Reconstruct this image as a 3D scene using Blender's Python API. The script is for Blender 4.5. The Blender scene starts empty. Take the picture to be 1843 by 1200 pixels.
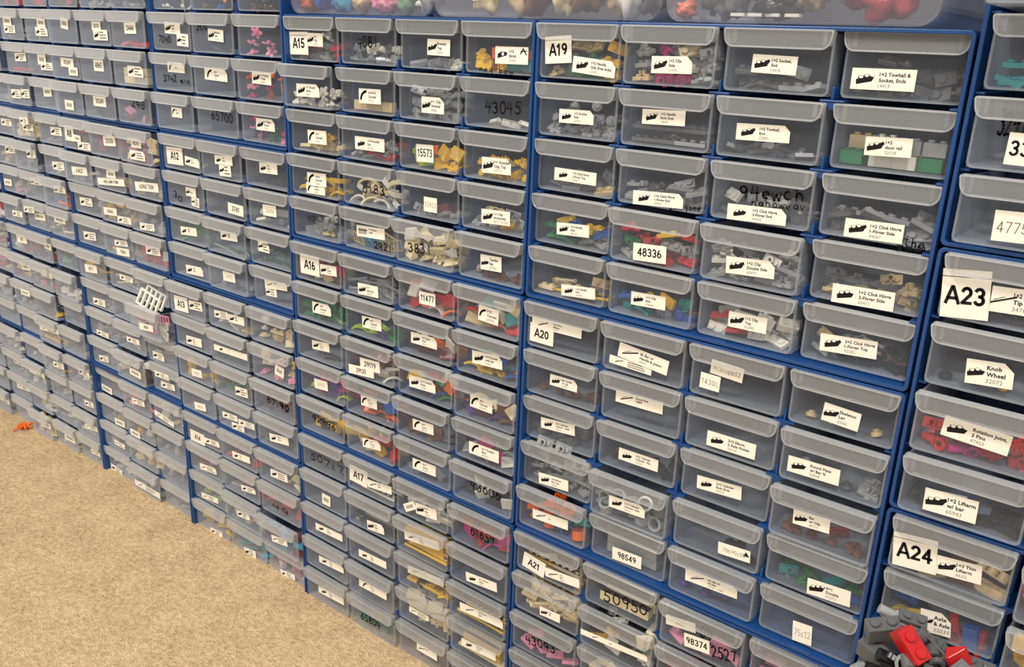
import bpy, bmesh, math, random, re, zlib
from mathutils import Vector, Matrix, Euler

# ------------------------------------------------------------------ camera, world, lights, exposure
sc = bpy.context.scene
COL = sc.collection
cam_data = bpy.data.cameras.new('camera')
cam = bpy.data.objects.new('camera', cam_data)
COL.objects.link(cam)
R_CAM = ((0.7831967678949443, -0.5793936881914576, -0.2256230857931273),
         (0.6206080205888715, 0.7506569589415261, 0.22662703892832997),
         (0.03805926351987779, -0.3175170610794956, 0.9474884740110374))
mw = Matrix.Identity(4)
for i in range(3):
    mw[i][0] = R_CAM[i][0]; mw[i][1] = R_CAM[i][2]; mw[i][2] = -R_CAM[i][1]
mw[0][3], mw[1][3], mw[2][3] = 0.0, -0.51791869, 0.58605171
cam.matrix_world = mw
cam_data.sensor_fit = 'HORIZONTAL'; cam_data.sensor_width = 36.0
cam_data.lens = 36.0 * 1578.1065857 / 1843.0
cam_data.clip_start = 0.01
sc.camera = cam
world = bpy.data.worlds.new('world'); sc.world = world; world.use_nodes = True
bg = world.node_tree.nodes['Background']
bg.inputs[0].default_value = (1.0, 0.965, 0.91, 1); bg.inputs[1].default_value = 0.66

def area(name, loc, target, size, power, color):
    l = bpy.data.lights.new(name, 'AREA'); l.shape = 'SQUARE'; l.size = size; l.energy = power; l.color = color
    o = bpy.data.objects.new(name, l); COL.objects.link(o); o.location = loc
    o.rotation_euler = (Vector(target) - Vector(loc)).to_track_quat('-Z', 'Y').to_euler()
    return o
area('ceiling_lamp_near', (0.35, -1.25, 2.3), (-0.2, -0.2, 0.3), 0.2, 34, (1.0, 0.95, 0.87))
area('ceiling_lamp_far', (-1.3, -1.6, 2.3), (-1.0, -0.1, 0.2), 0.35, 33, (1.0, 0.93, 0.83))
sc.view_settings.view_transform = 'Standard'; sc.view_settings.look = 'None'
sc.view_settings.exposure = 0.0; sc.view_settings.gamma = 1.0; sc.view_settings.use_curve_mapping = False
sc.cycles.transparent_max_bounces = 24
sc.cycles.max_bounces = 6; sc.cycles.diffuse_bounces = 3; sc.cycles.glossy_bounces = 2
sc.cycles.caustics_reflective = False; sc.cycles.caustics_refractive = False

# ------------------------------------------------------------------ measured layout (metres; pulls and stickers in mm)
CABINETS={
 'A2':(-1.5100,-1.2966,0.4804,0.6396,3,4),
 'A2b':(-1.5100,-1.2966,0.3204,0.4796,3,4),
 'A2c':(-1.5100,-1.2966,0.1604,0.3196,3,4),
 'A2d':(-1.5100,-1.2966,0.0004,0.1596,3,4),
 'A3':(-1.2950,-1.0991,0.4804,0.6396,3,4),
 'A4':(-1.2950,-1.0991,0.3204,0.4796,3,4),
 'A5':(-1.2950,-1.0991,0.1604,0.3196,3,4),
 'A6':(-1.2950,-1.0991,0.0004,0.1596,3,4),
 'A7':(-1.0975,-0.8860,0.4804,0.6396,3,4),
 'A8':(-1.0975,-0.8860,0.3204,0.4796,3,4),
 'A9':(-1.0975,-0.8860,0.1604,0.3196,3,4),
 'A10':(-1.0975,-0.8860,0.0004,0.1596,3,4),
 'A11':(-0.8844,-0.6691,0.4804,0.6396,3,4),
 'A12':(-0.8844,-0.6691,0.3204,0.4796,3,4),
 'A13':(-0.8844,-0.6691,0.1604,0.3196,3,4),
 'A14':(-0.8844,-0.6691,0.0004,0.1596,3,4),
 'A15':(-0.6675,-0.3891,0.4004,0.5996,4,5),
 'A16':(-0.6675,-0.3891,0.2004,0.3996,4,5),
 'A17':(-0.6675,-0.3891,0.0004,0.1996,4,5),
 'A19':(-0.3875,-0.1076,0.4004,0.5996,4,5),
 'A20':(-0.3875,-0.1076,0.2004,0.3996,4,5),
 'A21':(-0.3875,-0.1076,0.0004,0.1996,4,5),
 'A22':(-0.1060,0.1092,0.4884,0.6486,3,4),
 'A23':(-0.1060,0.1092,0.3274,0.4876,3,4),
 'A24':(-0.1060,0.1092,0.1664,0.3266,3,4),
 'A25':(-0.1060,0.1092,0.0054,0.1656,3,4),
}
PULL={
 'A2':[[1.1, -0.1, 2.6], [0.4, -0.4, 2.6], [7.3, 6.2, 5.9], [1.0, 3.8, 1.5]],
 'A2b':[[0.6, -0.0, 0.9], [7.3, 6.5, 6.3], [6.2, 0.7, 1.8], [4.6, 5.6, 6.7]],
 'A2c':[[6.9, -0.2, 4.5], [5.0, 3.6, 0.6], [3.3, -0.2, 7.4], [6.8, 3.9, 1.7]],
 'A2d':[[7.2, 4.2, 6.9], [6.6, 3.6, 2.7], [4.4, 2.9, 0.5], [1.7, 6.3, -0.6]],
 'A3':[[-0.6, 4.6, 1.5], [3.8, 3.2, 2.1], [8.0, 0.8, 2.7], [0.8, 4.7, 1.5]],
 'A4':[[2.2, 5.7, 1.9], [4.0, 7.1, -0.1], [-0.4, 1.1, 5.9], [4.5, 1.1, 2.0]],
 'A5':[[0.6, 3.1, -0.6], [5.3, 7.1, 7.6], [5.6, 7.6, -0.8], [1.6, 7.7, 6.0]],
 'A6':[[2.7, 7.5, 4.6], [6.4, 1.6, 0.7], [3.0, 0.2, 2.4], [7.7, 2.0, -0.9]],
 'A7':[[2.3, 1.4, 3.4], [5.5, 4.3, 5.4], [6.7, 7.8, 7.3], [7.9, 7.5, 6.7]],
 'A8':[[4.1, 7.4, 9.5], [7.1, 4.8, 2.9], [-0.9, 2.1, 4.5], [-0.3, 2.5, 3.3]],
 'A9':[[3.5, 0.4, 5.1], [-1.7, 1.3, 18.1], [-2.1, 0.0, -0.7], [-1.2, 4.4, -3.9]],
 'A10':[[-6.6, 1.0, -0.4], [-3.6, -0.6, -0.1], [-3.7, -0.2, -2.2], [-5.5, 0.2, -4.5]],
 'A11':[[-3.6, -0.8, -3.0], [-0.2, 0.9, -1.3], [1.3, 2.0, 1.9], [3.3, 1.1, -0.4]],
 'A12':[[-0.7, 0.4, -1.7], [-2.0, -2.0, -2.8], [-1.5, 0.7, -2.0], [-2.5, 1.3, -4.0]],
 'A13':[[6.9, 4.9, 3.6], [2.5, 5.4, 3.6], [3.3, 3.8, 4.2], [2.7, 2.1, 2.0]],
 'A14':[[-0.6, 1.9, 3.4], [-1.4, 1.4, 2.4], [-3.2, 2.2, 7.8], [-3.5, -3.0, -3.8]],
 'A15':[[-3.1, -2.5, -3.6, -2.8], [5.3, -1.1, -1.5, -2.7], [-1.8, -0.4, -1.9, -2.6], [-0.3, -1.0, -3.5, -1.7], [-0.7, -1.0, 2.5, 0.5]],
 'A16':[[0.2, 1.7, -0.1, 2.1], [0.3, -0.3, 1.8, 1.2], [1.0, 1.2, 0.8, 3.7], [-0.7, 1.5, 3.1, 0.7], [0.9, 1.3, 1.3, 2.6]],
 'A17':[[0.2, 1.9, 3.1, 3.9], [0.7, 1.7, 3.4, 4.5], [0.4, 2.1, 1.5, 4.4], [0.9, 3.3, 0.2, 2.1], [1.2, 1.5, -0.3, 0.5]],
 'A19':[[-0.7, 2.0, -1.6, -7.3], [-2.4, -1.0, -1.4, -6.9], [-4.8, -3.1, -3.0, -5.6], [-4.4, 1.3, 2.4, -6.2], [-3.1, -1.8, -2.7, -6.1]],
 'A20':[[-0.6, 0.3, -1.0, -1.4], [-2.6, -2.9, -3.0, 0.6], [-5.0, -4.1, -4.8, 4.5], [-4.3, 2.5, -1.3, -2.8], [-0.7, -4.0, -1.5, -4.1]],
 'A21':[[-0.4, 0.0, 3.8, 0.6], [-0.1, 2.7, 3.3, 3.1], [0.6, 0.0, 1.4, 3.3], [-0.6, 0.5, 6.1, 2.3], [1.6, -0.1, 7.8, 2.8]],
 'A22':[[38.0, 0.9, -0.5], [2.0, -0.5, 0.5], [6.7, 5.1, 0.3], [5.7, -0.6, 3.4]],
 'A23':[[2.8, 1.2, 8.0], [3.0, 0.1, 3.8], [8.1, 6.0, 2.7], [7.6, 7.9, 3.3]],
 'A24':[[1.9, 12.0, 1.2], [-2.9, 13.3, 2.7], [1.2, -3.2, -0.7], [2.8, 1.2, 7.0]],
 'A25':[[6.5, 3.5, -0.7], [1.3, 1.2, 0.9], [1.1, 6.8, 0.3], [-0.5, 7.4, 4.1]],
}
STICKERS={
 'A19':[
  (0, 0, -17.3, 21.6, 22.3, 18.0, 4.6, 'a', 'A19'),
  (0, 0, 12.9, 11.6, 34.5, 10.5, -4.4, 'p', '1×2 Handle|Side (free ends)|2540'),
  (0, 1, 3.1, 15.7, 28.7, 10.5, 1.7, 'p', '1×2 Clip,|Side|11476'),
  (0, 2, -1.4, 18.9, 27.7, 10.5, -1.2, 'p', '1×2 Socket,|End|14418'),
  (0, 3, -9.9, 13.8, 34.7, 11.5, 0.6, 'p', '1×2 Towball &|Socket, Ends|14419'),
  (1, 0, 0.2, 17.2, 28.9, 9.5, 1.2, 'p', '1×2 Socket,|Side|14704'),
  (1, 1, -1.2, 22.3, 31.4, 9.5, 1.7, 'p', '1×2 Handle|Both Ends|18649'),
  (1, 2, -3.0, 18.7, 34.0, 10.0, 1.5, 'p', '1×2 Towball,|End|22890'),
  (1, 3, -0.8, 17.3, 25.5, 10.5, 2.1, 'p', '1×2|door rail|32028'),
  (2, 0, 0.2, 15.0, 36.1, 9.0, -0.2, 'p', '1×2 Click Hinge|1-Finger Top|30383'),
  (2, 1, -1.0, 8.3, 37.9, 9.5, 2.9, 'p', '1×2 Click Hinge|1-Finger End|44301'),
  (2, 2, -1.1, 8.5, 38.6, 10.0, 1.9, 'p', '1×2 Click Hinge|2-Finger End|44302'),
  (2, 3, -0.8, 9.0, 33.1, 11.0, 1.1, 'p', '1×2 Click Hinge|1-Finger Side|44567'),
  (3, 0, 1.5, 16.0, 28.4, 9.0, 3.6, 'p', '1×2 Handle|Side|48729'),
  (3, 1, -0.9, 11.5, 25.4, 12.0, 3.2, 'n', '48336'),
  (3, 2, 1.2, 15.3, 32.1, 11.0, 3.4, 'p', '1×2 Clip|Double Side|60470'),
  (3, 3, -0.6, 8.4, 36.1, 11.5, 1.9, 'p', '1×2 Click Hinge|2-Finger Side|60471'),
  (4, 0, 10.6, 10.8, 29.9, 8.5, 4.8, 'p', '1×2 Handle|End|60478'),
  (4, 1, -0.7, 16.7, 27.1, 9.5, 2.5, 'p', '1×2 Clip|End|63868'),
  (4, 2, 2.2, 17.5, 26.2, 10.5, 1.1, 'p', '1×2 Clip|Top|92280'),
  (4, 3, -4.0, 16.4, 34.0, 11.0, 4.1, 'p', '2×2 Click Hinge|1-Finger Top|92582'),
  (2, 1, 19.4, 6.1, 23.1, 4.0, 4.5, 'h', 'Everyone'),
  (2, 2, 6.7, 22.7, 42.7, 8.0, 6.4, 'h', '94ewch'),
  (2, 2, 12.0, 16.9, 35.1, 5.0, 2.9, 'h', 'nghowvav'),
  (2, 3, 20.5, 6.0, 16.1, 5.0, -2.5, 'h', 'wthe'),
  (2, 3, 20.9, 3.7, 15.8, 5.0, 3.7, 'h', 'growing'),
 ],
 'A20':[
  (0, 0, -18.9, 14.0, 22.3, 15.0, -0.1, 'a', 'A20'),
  (0, 0, -5.3, 22.7, 45.7, 8.0, 0.9, 'w', '1×6 Wing|Balance|2340'),
  (0, 1, 0.9, 17.7, 40.5, 11.0, -6.5, 'w', '8L Bar w/|Handle & piston|4497'),
  (0, 1, -9.2, 10.1, 34.9, 6.0, -2.0, 'w', ''),
  (0, 2, -6.7, 24.6, 23.2, 10.0, -3.3, 't', '973cupb02'),
  (0, 2, -17.6, 13.8, 14.5, 11.0, -1.0, 't', '1430L'),
  (0, 3, 0.1, 14.8, 22.8, 12.0, -3.7, 'p', 'Skeleton|Leg|6266'),
  (1, 0, 2.8, 18.6, 25.4, 9.0, 0.8, 'p', 'Bar holder|w/ clip|11090'),
  (1, 1, -0.9, 22.4, 38.9, 9.0, 1.5, 'w', 'Round End|19897'),
  (1, 2, 1.5, 12.0, 35.4, 11.0, 0.5, 'p', '2×2 Elbow,|2 Axle Holder|25214'),
  (1, 3, -10.6, 14.6, 33.3, 11.0, 1.3, 'p', 'Round Plate|w/ Bar ¾|32828'),
  (2, 0, -1.6, 19.6, 32.4, 9.0, 4.9, 'p', '2×2 Cylinder,|1-Finger - Axle|30553'),
  (2, 1, 1.8, 16.0, 33.3, 9.5, 0.9, 'p', '2×2 Cylinder|1-Finger - Pin|41532'),
  (2, 2, -3.7, 16.5, 33.3, 10.0, 4.2, 'p', '2×2 Cylinder|Both Ends|30554'),
  (2, 3, -5.4, 21.0, 23.7, 10.0, 3.7, 'p', 'Bar|w/ Clip|48729'),
  (3, 0, -2.5, 10.0, 29.0, 9.5, 4.9, 'p', '2×2 Brick|Pin Top|2458'),
  (3, 1, -0.4, 18.2, 31.0, 9.5, 2.4, 'p', '2×2 Cylinder|2-Finger Axle|30555'),
  (3, 2, 14.7, 13.6, 23.8, 9.0, 4.5, 't', '78690c02▲'),
  (3, 3, 10.6, 10.5, 28.2, 11.5, 4.3, 'p', '6×1|Double|93273'),
  (4, 0, -0.9, 17.6, 35.2, 8.5, 3.8, 'w', '|1×1'),
  (4, 1, 0.2, 10.7, 25.7, 10.5, 2.8, 'n', '98549'),
  (4, 2, 0.6, 20.7, 40.4, 9.0, 3.3, 'w', '15L Bar w/|3rd Bar|30786 / 12885'),
  (4, 3, -1.8, 11.2, 13.2, 15.0, 5.6, 't', '75c12'),
 ],
 'A21':[
  (0, 0, -14.5, 11.6, 22.9, 14.0, -7.4, 'a', 'A21'),
  (0, 0, 14.5, 12.1, 34.0, 8.0, 5.6, 'w', '1×6|Bar|6636'),
  (1, 0, 5.1, 11.6, 20.7, 8.0, 3.5, 'p', '1×2|30'),
  (1, 1, -1.5, 15.4, 61.9, 5.0, 4.8, 'w', '|4865'),
  (0, 2, -16.3, 24.1, 24.3, 8.0, 8.3, 't', '4857'),
  (0, 2, -1.9, 14.2, 20.2, 11.0, 7.3, 'n', '98374'),
  (0, 1, 4.5, 16.0, 40.6, 9.0, 5.3, 'h', '50950'),
  (0, 2, -4.1, 25.4, 26.8, 9.0, 1.3, 'h', 'X1109'),
  (0, 2, 19.1, 15.5, 19.6, 9.0, 14.4, 'h', '2527'),
  (2, 0, -3.0, 17.6, 33.2, 8.0, 8.4, 'h', '43093'),
 ],
 'A15':[
  (0, 0, -19.3, 16.8, 25.0, 19.0, 1.3, 'a', 'A15'),
  (0, 0, 2.9, 20.3, 21.0, 11.0, -0.6, 'p', '1×1|Clip|2555'),
  (0, 2, 9.2, 19.1, 23.7, 12.0, -0.6, 'p', 'Bracket|Top|2436'),
  (0, 3, 11.5, 16.1, 30.3, 12.0, 0.8, 'k', '1×2|Brick|3794'),
  (1, 0, 1.5, 17.5, 30.6, 11.0, 1.3, 'p', '1×1 Round|Brick|3062'),
  (1, 1, 3.9, 17.2, 26.3, 12.0, 1.2, 'q', '6×4×⅔|Curved|3192'),
  (1, 2, 4.9, 15.0, 24.1, 12.5, 0.7, 'p', '1×1 Clip|Vertical|4085'),
  (2, 0, 3.4, 16.5, 25.3, 12.0, 1.9, 'q', '4×1|Curved|6191'),
  (2, 1, 3.6, 17.5, 36.0, 11.0, 0.8, 'p', '1×4 Rounded|End|61678'),
  (2, 2, -3.6, 16.2, 18.9, 14.0, 2.5, 'n', '15573'),
  (2, 3, 1.0, 14.6, 28.3, 12.0, 2.0, 'p', '1×1 Rounded|Clip, Top|15712'),
  (3, 0, 3.2, 18.3, 26.1, 12.0, 2.7, 'q', 'Arch|Curved|3455'),
  (3, 0, 0.5, 9.6, 25.9, 10.0, 1.5, 'q', 'Arch|Curve|6182'),
  (3, 2, 1.8, 14.5, 14.6, 12.0, 0.9, 't', '53923'),
  (3, 3, 2.9, 15.0, 28.3, 11.0, 2.8, 'p', '1×1 Clip|Horizontal|6019 / 61252'),
  (4, 1, 2.1, 20.0, 35.4, 10.0, 2.9, 'f', '1×4 Fence|3185'),
  (4, 3, 1.3, 18.1, 21.2, 12.0, 2.5, 'p', 'Candle|Bar|37762'),
  (0, 1, -0.1, 20.1, 25.7, 8.0, 3.1, 'h', '4081'),
  (1, 3, 4.8, 18.6, 35.2, 8.0, 0.8, 'h', '43045'),
  (0, 3, -2.4, 5.6, 33.1, 4.0, -0.8, 'h', 'neg bow'),
  (3, 1, 6.3, 19.3, 28.5, 8.0, 2.4, 'h', '6183'),
  (4, 2, -4.7, 17.5, 27.5, 8.0, 7.2, 'h', '3831'),
  (4, 1, 17.6, 9.7, 23.0, 6.0, 1.7, 'h', '2921'),
  (4, 0, 9.7, 21.6, 45.2, 5.0, 3.6, 'h', '6083 x 2'),
 ],
 'A16':[
  (0, 0, -11.1, 18.1, 27.4, 19.0, 1.6, 'a', 'A16'),
  (0, 0, 15.7, 18.1, 22.9, 9.5, 3.8, 'p', '1×1|Slope|54200'),
  (0, 1, 1.3, 10.5, 26.0, 10.5, 2.7, 'p', '1×1|with bar|28974'),
  (0, 2, 2.0, 17.0, 18.6, 11.0, 2.1, 'n', '11477'),
  (0, 3, 1.6, 18.7, 20.8, 13.0, -2.5, 'q', '1×3|Curved|50950'),
  (1, 0, 4.8, 17.8, 26.4, 11.0, 3.0, 'q', '4×1|Curved|61678'),
  (1, 1, 2.7, 18.5, 24.9, 11.0, 3.5, 'q', '4×1|Curved|93273'),
  (1, 2, 0.4, 19.2, 30.6, 10.0, 1.4, 'p', '2×2 Boat|Stud|2654'),
  (1, 3, 1.2, 19.7, 31.6, 11.0, 3.2, 'p', '1×4 Curved|with bar|11477'),
  (2, 0, 1.9, 19.1, 25.2, 9.0, 5.6, 'p', '3×1|Curve|50950'),
  (2, 1, 1.5, 17.6, 26.1, 11.0, 3.9, 'n', '29119'),
  (2, 1, -10.1, 9.0, 34.0, 9.0, 5.4, 'n', '29120'),
  (2, 2, -2.5, 17.2, 31.4, 11.0, 3.2, 'p', '2×2 Curved|Slope|15068'),
  (2, 3, -1.8, 20.2, 24.0, 11.0, -0.4, 'q', '4×1|Curved|61678'),
  (3, 0, -0.9, 17.3, 19.8, 10.0, 4.7, 't', '50950'),
  (3, 1, -0.4, 19.7, 21.5, 10.0, 2.9, 'q', '3×1|Curve|50950'),
  (3, 2, 1.4, 17.8, 25.3, 10.0, 3.4, 'q', '2×4|Curve|88930'),
  (3, 3, 0.3, 15.4, 32.6, 11.0, 1.1, 'q', '6×1 Double|Bow|42022'),
  (4, 1, 1.9, 16.8, 24.7, 9.5, 8.0, 'q', '2×1|Curve|11477'),
  (4, 2, 1.3, 16.8, 28.5, 10.5, 2.1, 'q', '4×2|Curve|93606'),
  (4, 3, 4.4, 21.0, 34.5, 9.0, 2.4, 'h', '93606'),
  (4, 0, 2.9, 18.3, 35.6, 7.0, -2.8, 'h', '92946'),
 ],
 'A17':[
  (0, 1, -16.5, 19.4, 25.1, 17.0, -1.5, 'a', 'A17'),
  (0, 1, 13.1, 18.6, 33.1, 8.0, 5.9, 'w', '1×8|3460'),
  (1, 0, 2.9, 13.2, 12.6, 12.0, -1.6, 'n', '1'),
  (0, 2, 5.7, 16.6, 26.1, 11.0, 5.4, 'p', '1×2|Flag|2335'),
  (0, 2, -14.9, 13.9, 15.7, 8.0, 31.6, 't', ''),
  (1, 1, 7.1, 11.6, 23.5, 10.0, 7.0, 'p', '3×3|Disk|2723'),
  (1, 2, 0.2, 23.7, 44.3, 9.0, 7.4, 'w', '1×6|Curve|42022'),
  (1, 3, 4.8, 13.2, 35.6, 9.0, 6.4, 'p', '2×2 Wedge|Slope|43710'),
  (2, 3, 5.9, 18.5, 50.2, 8.5, 4.7, 'w', '1×8 Wedge|Slope|44'),
  (2, 2, 3.6, 25.3, 46.2, 8.0, 5.6, 'w', '1×8'),
  (3, 3, 2.0, 17.9, 40.8, 8.0, 4.8, 'p', '1×6 Arch|Curve|3307'),
  (4, 2, 5.4, 18.6, 26.7, 8.0, 0.4, 'w', '1×8'),
  (3, 2, -5.8, 17.4, 25.7, 6.0, 1.5, 'w', ''),
  (2, 0, 4.7, 15.7, 41.8, 8.0, 3.0, 'p', '2×3|Wedge|43722'),
  (3, 0, 7.8, 18.1, 38.7, 8.0, 3.8, 'p', '2×3|Slope|3298'),
  (2, 1, 1.8, 13.1, 39.4, 8.0, 2.6, 'p', '2×4|Slope|3297'),
  (4, 0, 5.9, 18.6, 40.4, 8.0, 3.3, 'p', '1×3|Slope|4286'),
  (3, 1, 3.5, 18.8, 39.7, 8.0, 1.5, 'q', '4×1|Curve|93273'),
  (0, 3, 3.4, 19.9, 27.7, 9.0, 2.3, 'h', '61654'),
  (0, 0, 4.3, 16.4, 51.9, 7.0, -0.3, 'h', '50717'),
  (4, 1, -3.4, 16.8, 29.6, 8.0, 0.5, 'h', '65809'),
 ],
 'A11':[
  (1, 0, 3.2, 23.9, 27.6, 11.0, -1.6, 'p', 'Small|Tree|2435'),
  (1, 0, 20.4, 13.1, 20.2, 12.0, -2.2, 'p', '1'),
  (1, 1, 7.5, 19.1, 24.7, 11.0, -2.5, 'p', 'Bamboo|Leaf|30176'),
  (2, 0, 6.6, 25.5, 30.5, 10.0, 0.0, 'q', '4×1|Arc'),
  (2, 1, 4.6, 22.0, 37.0, 11.0, -1.2, 'q', '6×5|Leaves|2417'),
  (2, 2, 4.8, 22.9, 28.2, 11.0, -0.9, 'p', '1×1 Flower|5 Petal|24866'),
  (3, 0, 4.6, 20.2, 19.0, 10.0, -0.0, 'q', '5|Stem'),
  (3, 2, 3.5, 19.9, 27.8, 11.0, 0.7, 'p', '1×1 Plant|Flower|33291'),
  (1, 1, -15.7, 26.4, 18.6, 6.0, 1.2, 'h', '3470'),
  (1, 0, -12.6, 12.8, 23.0, 6.0, -1.9, 'h', '7040'),
  (2, 0, 6.0, 14.0, 48.3, 6.0, -0.3, 'h', '3742 mix'),
  (3, 1, 8.3, 22.1, 36.8, 8.0, -0.9, 'h', '65700'),
 ],
 'A12':[
  (0, 0, -12.6, 16.4, 30.2, 18.0, 1.7, 'a', 'A12'),
  (0, 0, 19.9, 13.4, 26.2, 9.0, -3.6, 'p', '1×1|Stem'),
  (0, 1, 6.0, 21.8, 29.6, 9.0, 2.1, 'p', '2×2|Plant'),
  (0, 1, 6.7, 12.0, 19.6, 12.0, 2.4, 'p', '1'),
  (0, 2, 2.9, 21.5, 27.4, 10.0, 2.2, 'p', '1×2|Horn|53451'),
  (1, 0, 11.5, 20.2, 18.7, 9.5, 0.4, 'p', '1|Bone'),
  (1, 0, 17.6, 10.4, 14.1, 10.0, -4.8, 'p', '1'),
  (1, 1, 17.5, 12.9, 25.8, 11.0, -1.7, 'n', '3741'),
  (1, 2, 0.4, 19.7, 20.9, 11.0, 2.4, 't', '33606'),
  (2, 0, 1.3, 15.7, 30.5, 9.0, 4.6, 'p', 'Grass|3741'),
  (2, 1, 6.7, 23.4, 28.7, 9.0, 3.3, 'p', 'Bush|Plant'),
  (2, 2, -10.8, 21.4, 17.8, 11.0, 0.2, 'p', '1|4'),
  (3, 0, 4.9, 11.7, 32.0, 10.0, 3.4, 'p', '2×2|Ring'),
  (3, 1, 3.2, 18.9, 20.8, 10.0, 2.4, 't', '61975'),
  (3, 2, 2.9, 23.1, 35.8, 8.0, 5.3, 'w', 'Stick'),
  (3, 2, -5.8, 14.4, 17.6, 9.0, 4.2, 'p', '1'),
  (1, 0, -15.3, 11.4, 18.5, 6.0, -17.6, 'h', '30'),
 ],
 'A13':[
  (0, 0, -11.9, 14.4, 26.5, 17.0, 3.0, 'a', 'A13'),
  (0, 0, 17.0, 18.5, 24.9, 10.0, 4.6, 'p', '1|3'),
  (0, 1, -9.8, 18.0, 24.9, 8.0, 5.2, 'p', '4'),
  (0, 1, 16.0, 18.1, 27.3, 9.0, 2.8, 'p', 'Bar|Disk'),
  (1, 0, 1.2, 11.7, 29.9, 10.0, 3.9, 'p', '2×2|Ring|18674'),
  (1, 1, 3.0, 18.4, 59.9, 7.0, 2.4, 'p', 'Rope|&|Chain|&|Hose'),
  (2, 0, 2.4, 13.2, 20.2, 9.0, 5.2, 't', '85861'),
  (2, 1, 15.7, 14.5, 21.9, 10.0, 5.1, 'p', '1|2'),
  (3, 0, 3.8, 11.6, 22.7, 9.0, 7.6, 't', '98100'),
  (3, 1, -12.0, 16.0, 27.9, 7.0, 4.6, 'p', '2'),
  (3, 1, 2.6, 7.6, 22.8, 8.0, 4.5, 'p', '3'),
  (3, 1, 19.0, 16.2, 28.9, 7.0, 3.9, 'p', '4'),
  (3, 2, 2.7, 16.1, 32.1, 9.0, 7.8, 'p', 'Round|Dome'),
  (1, 2, 11.7, 17.4, 14.3, 11.0, -7.3, 'n', '5'),
  (2, 2, 17.1, 19.5, 16.6, 7.0, -0.0, 'h', '90'),
  (2, 2, 6.5, 19.0, 37.7, 7.0, -3.3, 'h', '87190'),
 ],
 'A14':[
  (0, 0, -13.5, 8.2, 29.0, 14.0, 1.5, 'a', 'A14'),
  (0, 0, 16.2, 11.5, 29.9, 7.0, 6.0, 'p', '1'),
  (0, 1, 4.7, 14.0, 32.7, 8.0, 5.0, 'p', 'Rod|&|Rod'),
  (0, 2, 1.4, 16.0, 28.7, 9.0, 4.5, 'p', '1|2'),
  (1, 0, 2.8, 11.8, 33.8, 8.0, 6.8, 'w', '1'),
  (1, 1, 13.7, 16.0, 26.7, 7.0, 8.9, 'p', '1|2'),
  (2, 0, -2.0, 9.5, 34.3, 7.0, 6.4, 'w', '1|2'),
  (2, 1, 1.6, 18.2, 24.2, 8.0, 6.4, 'p', '1|2'),
  (2, 2, 3.0, 17.8, 27.5, 8.0, 8.2, 'w', '1'),
  (3, 0, 6.0, 4.7, 25.0, 7.0, 6.8, 'p', '1'),
  (3, 1, 2.3, 5.7, 22.4, 9.0, 9.0, 'p', '4'),
  (3, 2, -1.0, 6.1, 25.9, 7.0, 8.3, 'p', '1|3'),
  (1, 2, -1.4, 13.9, 31.9, 7.0, -0.7, 'h', '49'),
 ],
 'A7':[
  (1, 2, 5.6, 22.1, 22.9, 11.0, 1.3, 'n', '2444'),
  (1, 1, 5.0, 22.6, 19.1, 9.0, -0.2, 'n', '3070'),
  (1, 1, 12.9, 13.6, 30.0, 11.0, 0.7, 'p', '1|2'),
  (1, 0, 6.2, 24.1, 16.9, 12.0, -7.0, 'n', '1'),
  (2, 0, 5.4, 20.6, 30.0, 10.0, -0.9, 'n', '87609'),
  (2, 0, 18.1, 11.4, 20.7, 9.0, 0.6, 'n', '4'),
  (2, 1, 7.5, 20.7, 20.9, 12.0, 0.5, 'n', '4865'),
  (2, 2, 12.0, 18.2, 30.0, 11.0, -0.4, 'p', '1|2'),
  (3, 0, 1.9, 12.2, 20.6, 11.0, 0.9, 'n', '6'),
  (3, 1, 0.7, 21.0, 27.8, 11.0, 0.7, 'n', '30249'),
  (3, 2, 9.2, 23.5, 27.7, 7.0, -5.4, 'h', '295'),
 ],
 'A3':[
  (1, 2, 11.9, 23.8, 20.3, 10.0, -1.2, 'n', '2'),
  (1, 2, 11.2, 13.8, 30.0, 10.0, 0.2, 'p', '2|3'),
  (1, 1, -7.8, 24.0, 22.4, 11.0, -0.3, 'n', '3'),
  (1, 1, -5.4, 14.6, 30.0, 9.0, 0.7, 'p', '4'),
  (2, 1, 9.4, 21.4, 30.0, 10.0, 2.4, 'p', '1|2'),
  (2, 2, 5.1, 20.9, 20.7, 12.0, 0.1, 'n', '5'),
  (2, 2, 14.3, 13.6, 30.0, 9.0, 1.2, 'p', '1|3'),
  (3, 1, -7.3, 15.5, 25.4, 11.0, 1.7, 'p', '1'),
  (3, 1, 19.1, 17.4, 22.2, 11.0, 1.4, 'p', '2'),
  (3, 2, 5.0, 22.7, 20.5, 11.0, 3.7, 'n', '3'),
 ],
 'A8':[
  (0, 0, -15.9, 20.3, 21.8, 18.0, 0.7, 'a', 'A8'),
  (0, 0, 17.7, 8.4, 30.0, 9.0, 1.5, 'p', '1|3'),
  (0, 0, 3.7, 16.0, 15.9, 8.0, -0.8, 'n', '3'),
  (0, 1, 12.6, 20.9, 26.3, 11.0, 3.8, 'n', '33320'),
  (0, 2, 3.3, 24.2, 20.2, 9.0, 1.2, 'n', '90397'),
  (0, 2, 4.5, 11.6, 30.0, 10.0, 1.2, 'p', '2|4'),
  (1, 0, 4.5, 17.2, 37.1, 10.0, 4.0, 'n', '4 MOZI'),
  (1, 1, 4.0, 21.6, 20.0, 9.0, 3.5, 'n', '4'),
  (1, 1, 2.6, 12.5, 60.4, 8.0, 4.8, 'n', '4056 4MM 97MM'),
  (1, 2, 4.4, 15.9, 47.8, 10.0, 4.4, 'n', '63965 THIN'),
  (2, 0, -3.7, 17.4, 30.0, 10.0, 3.8, 'p', '1|2'),
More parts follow.
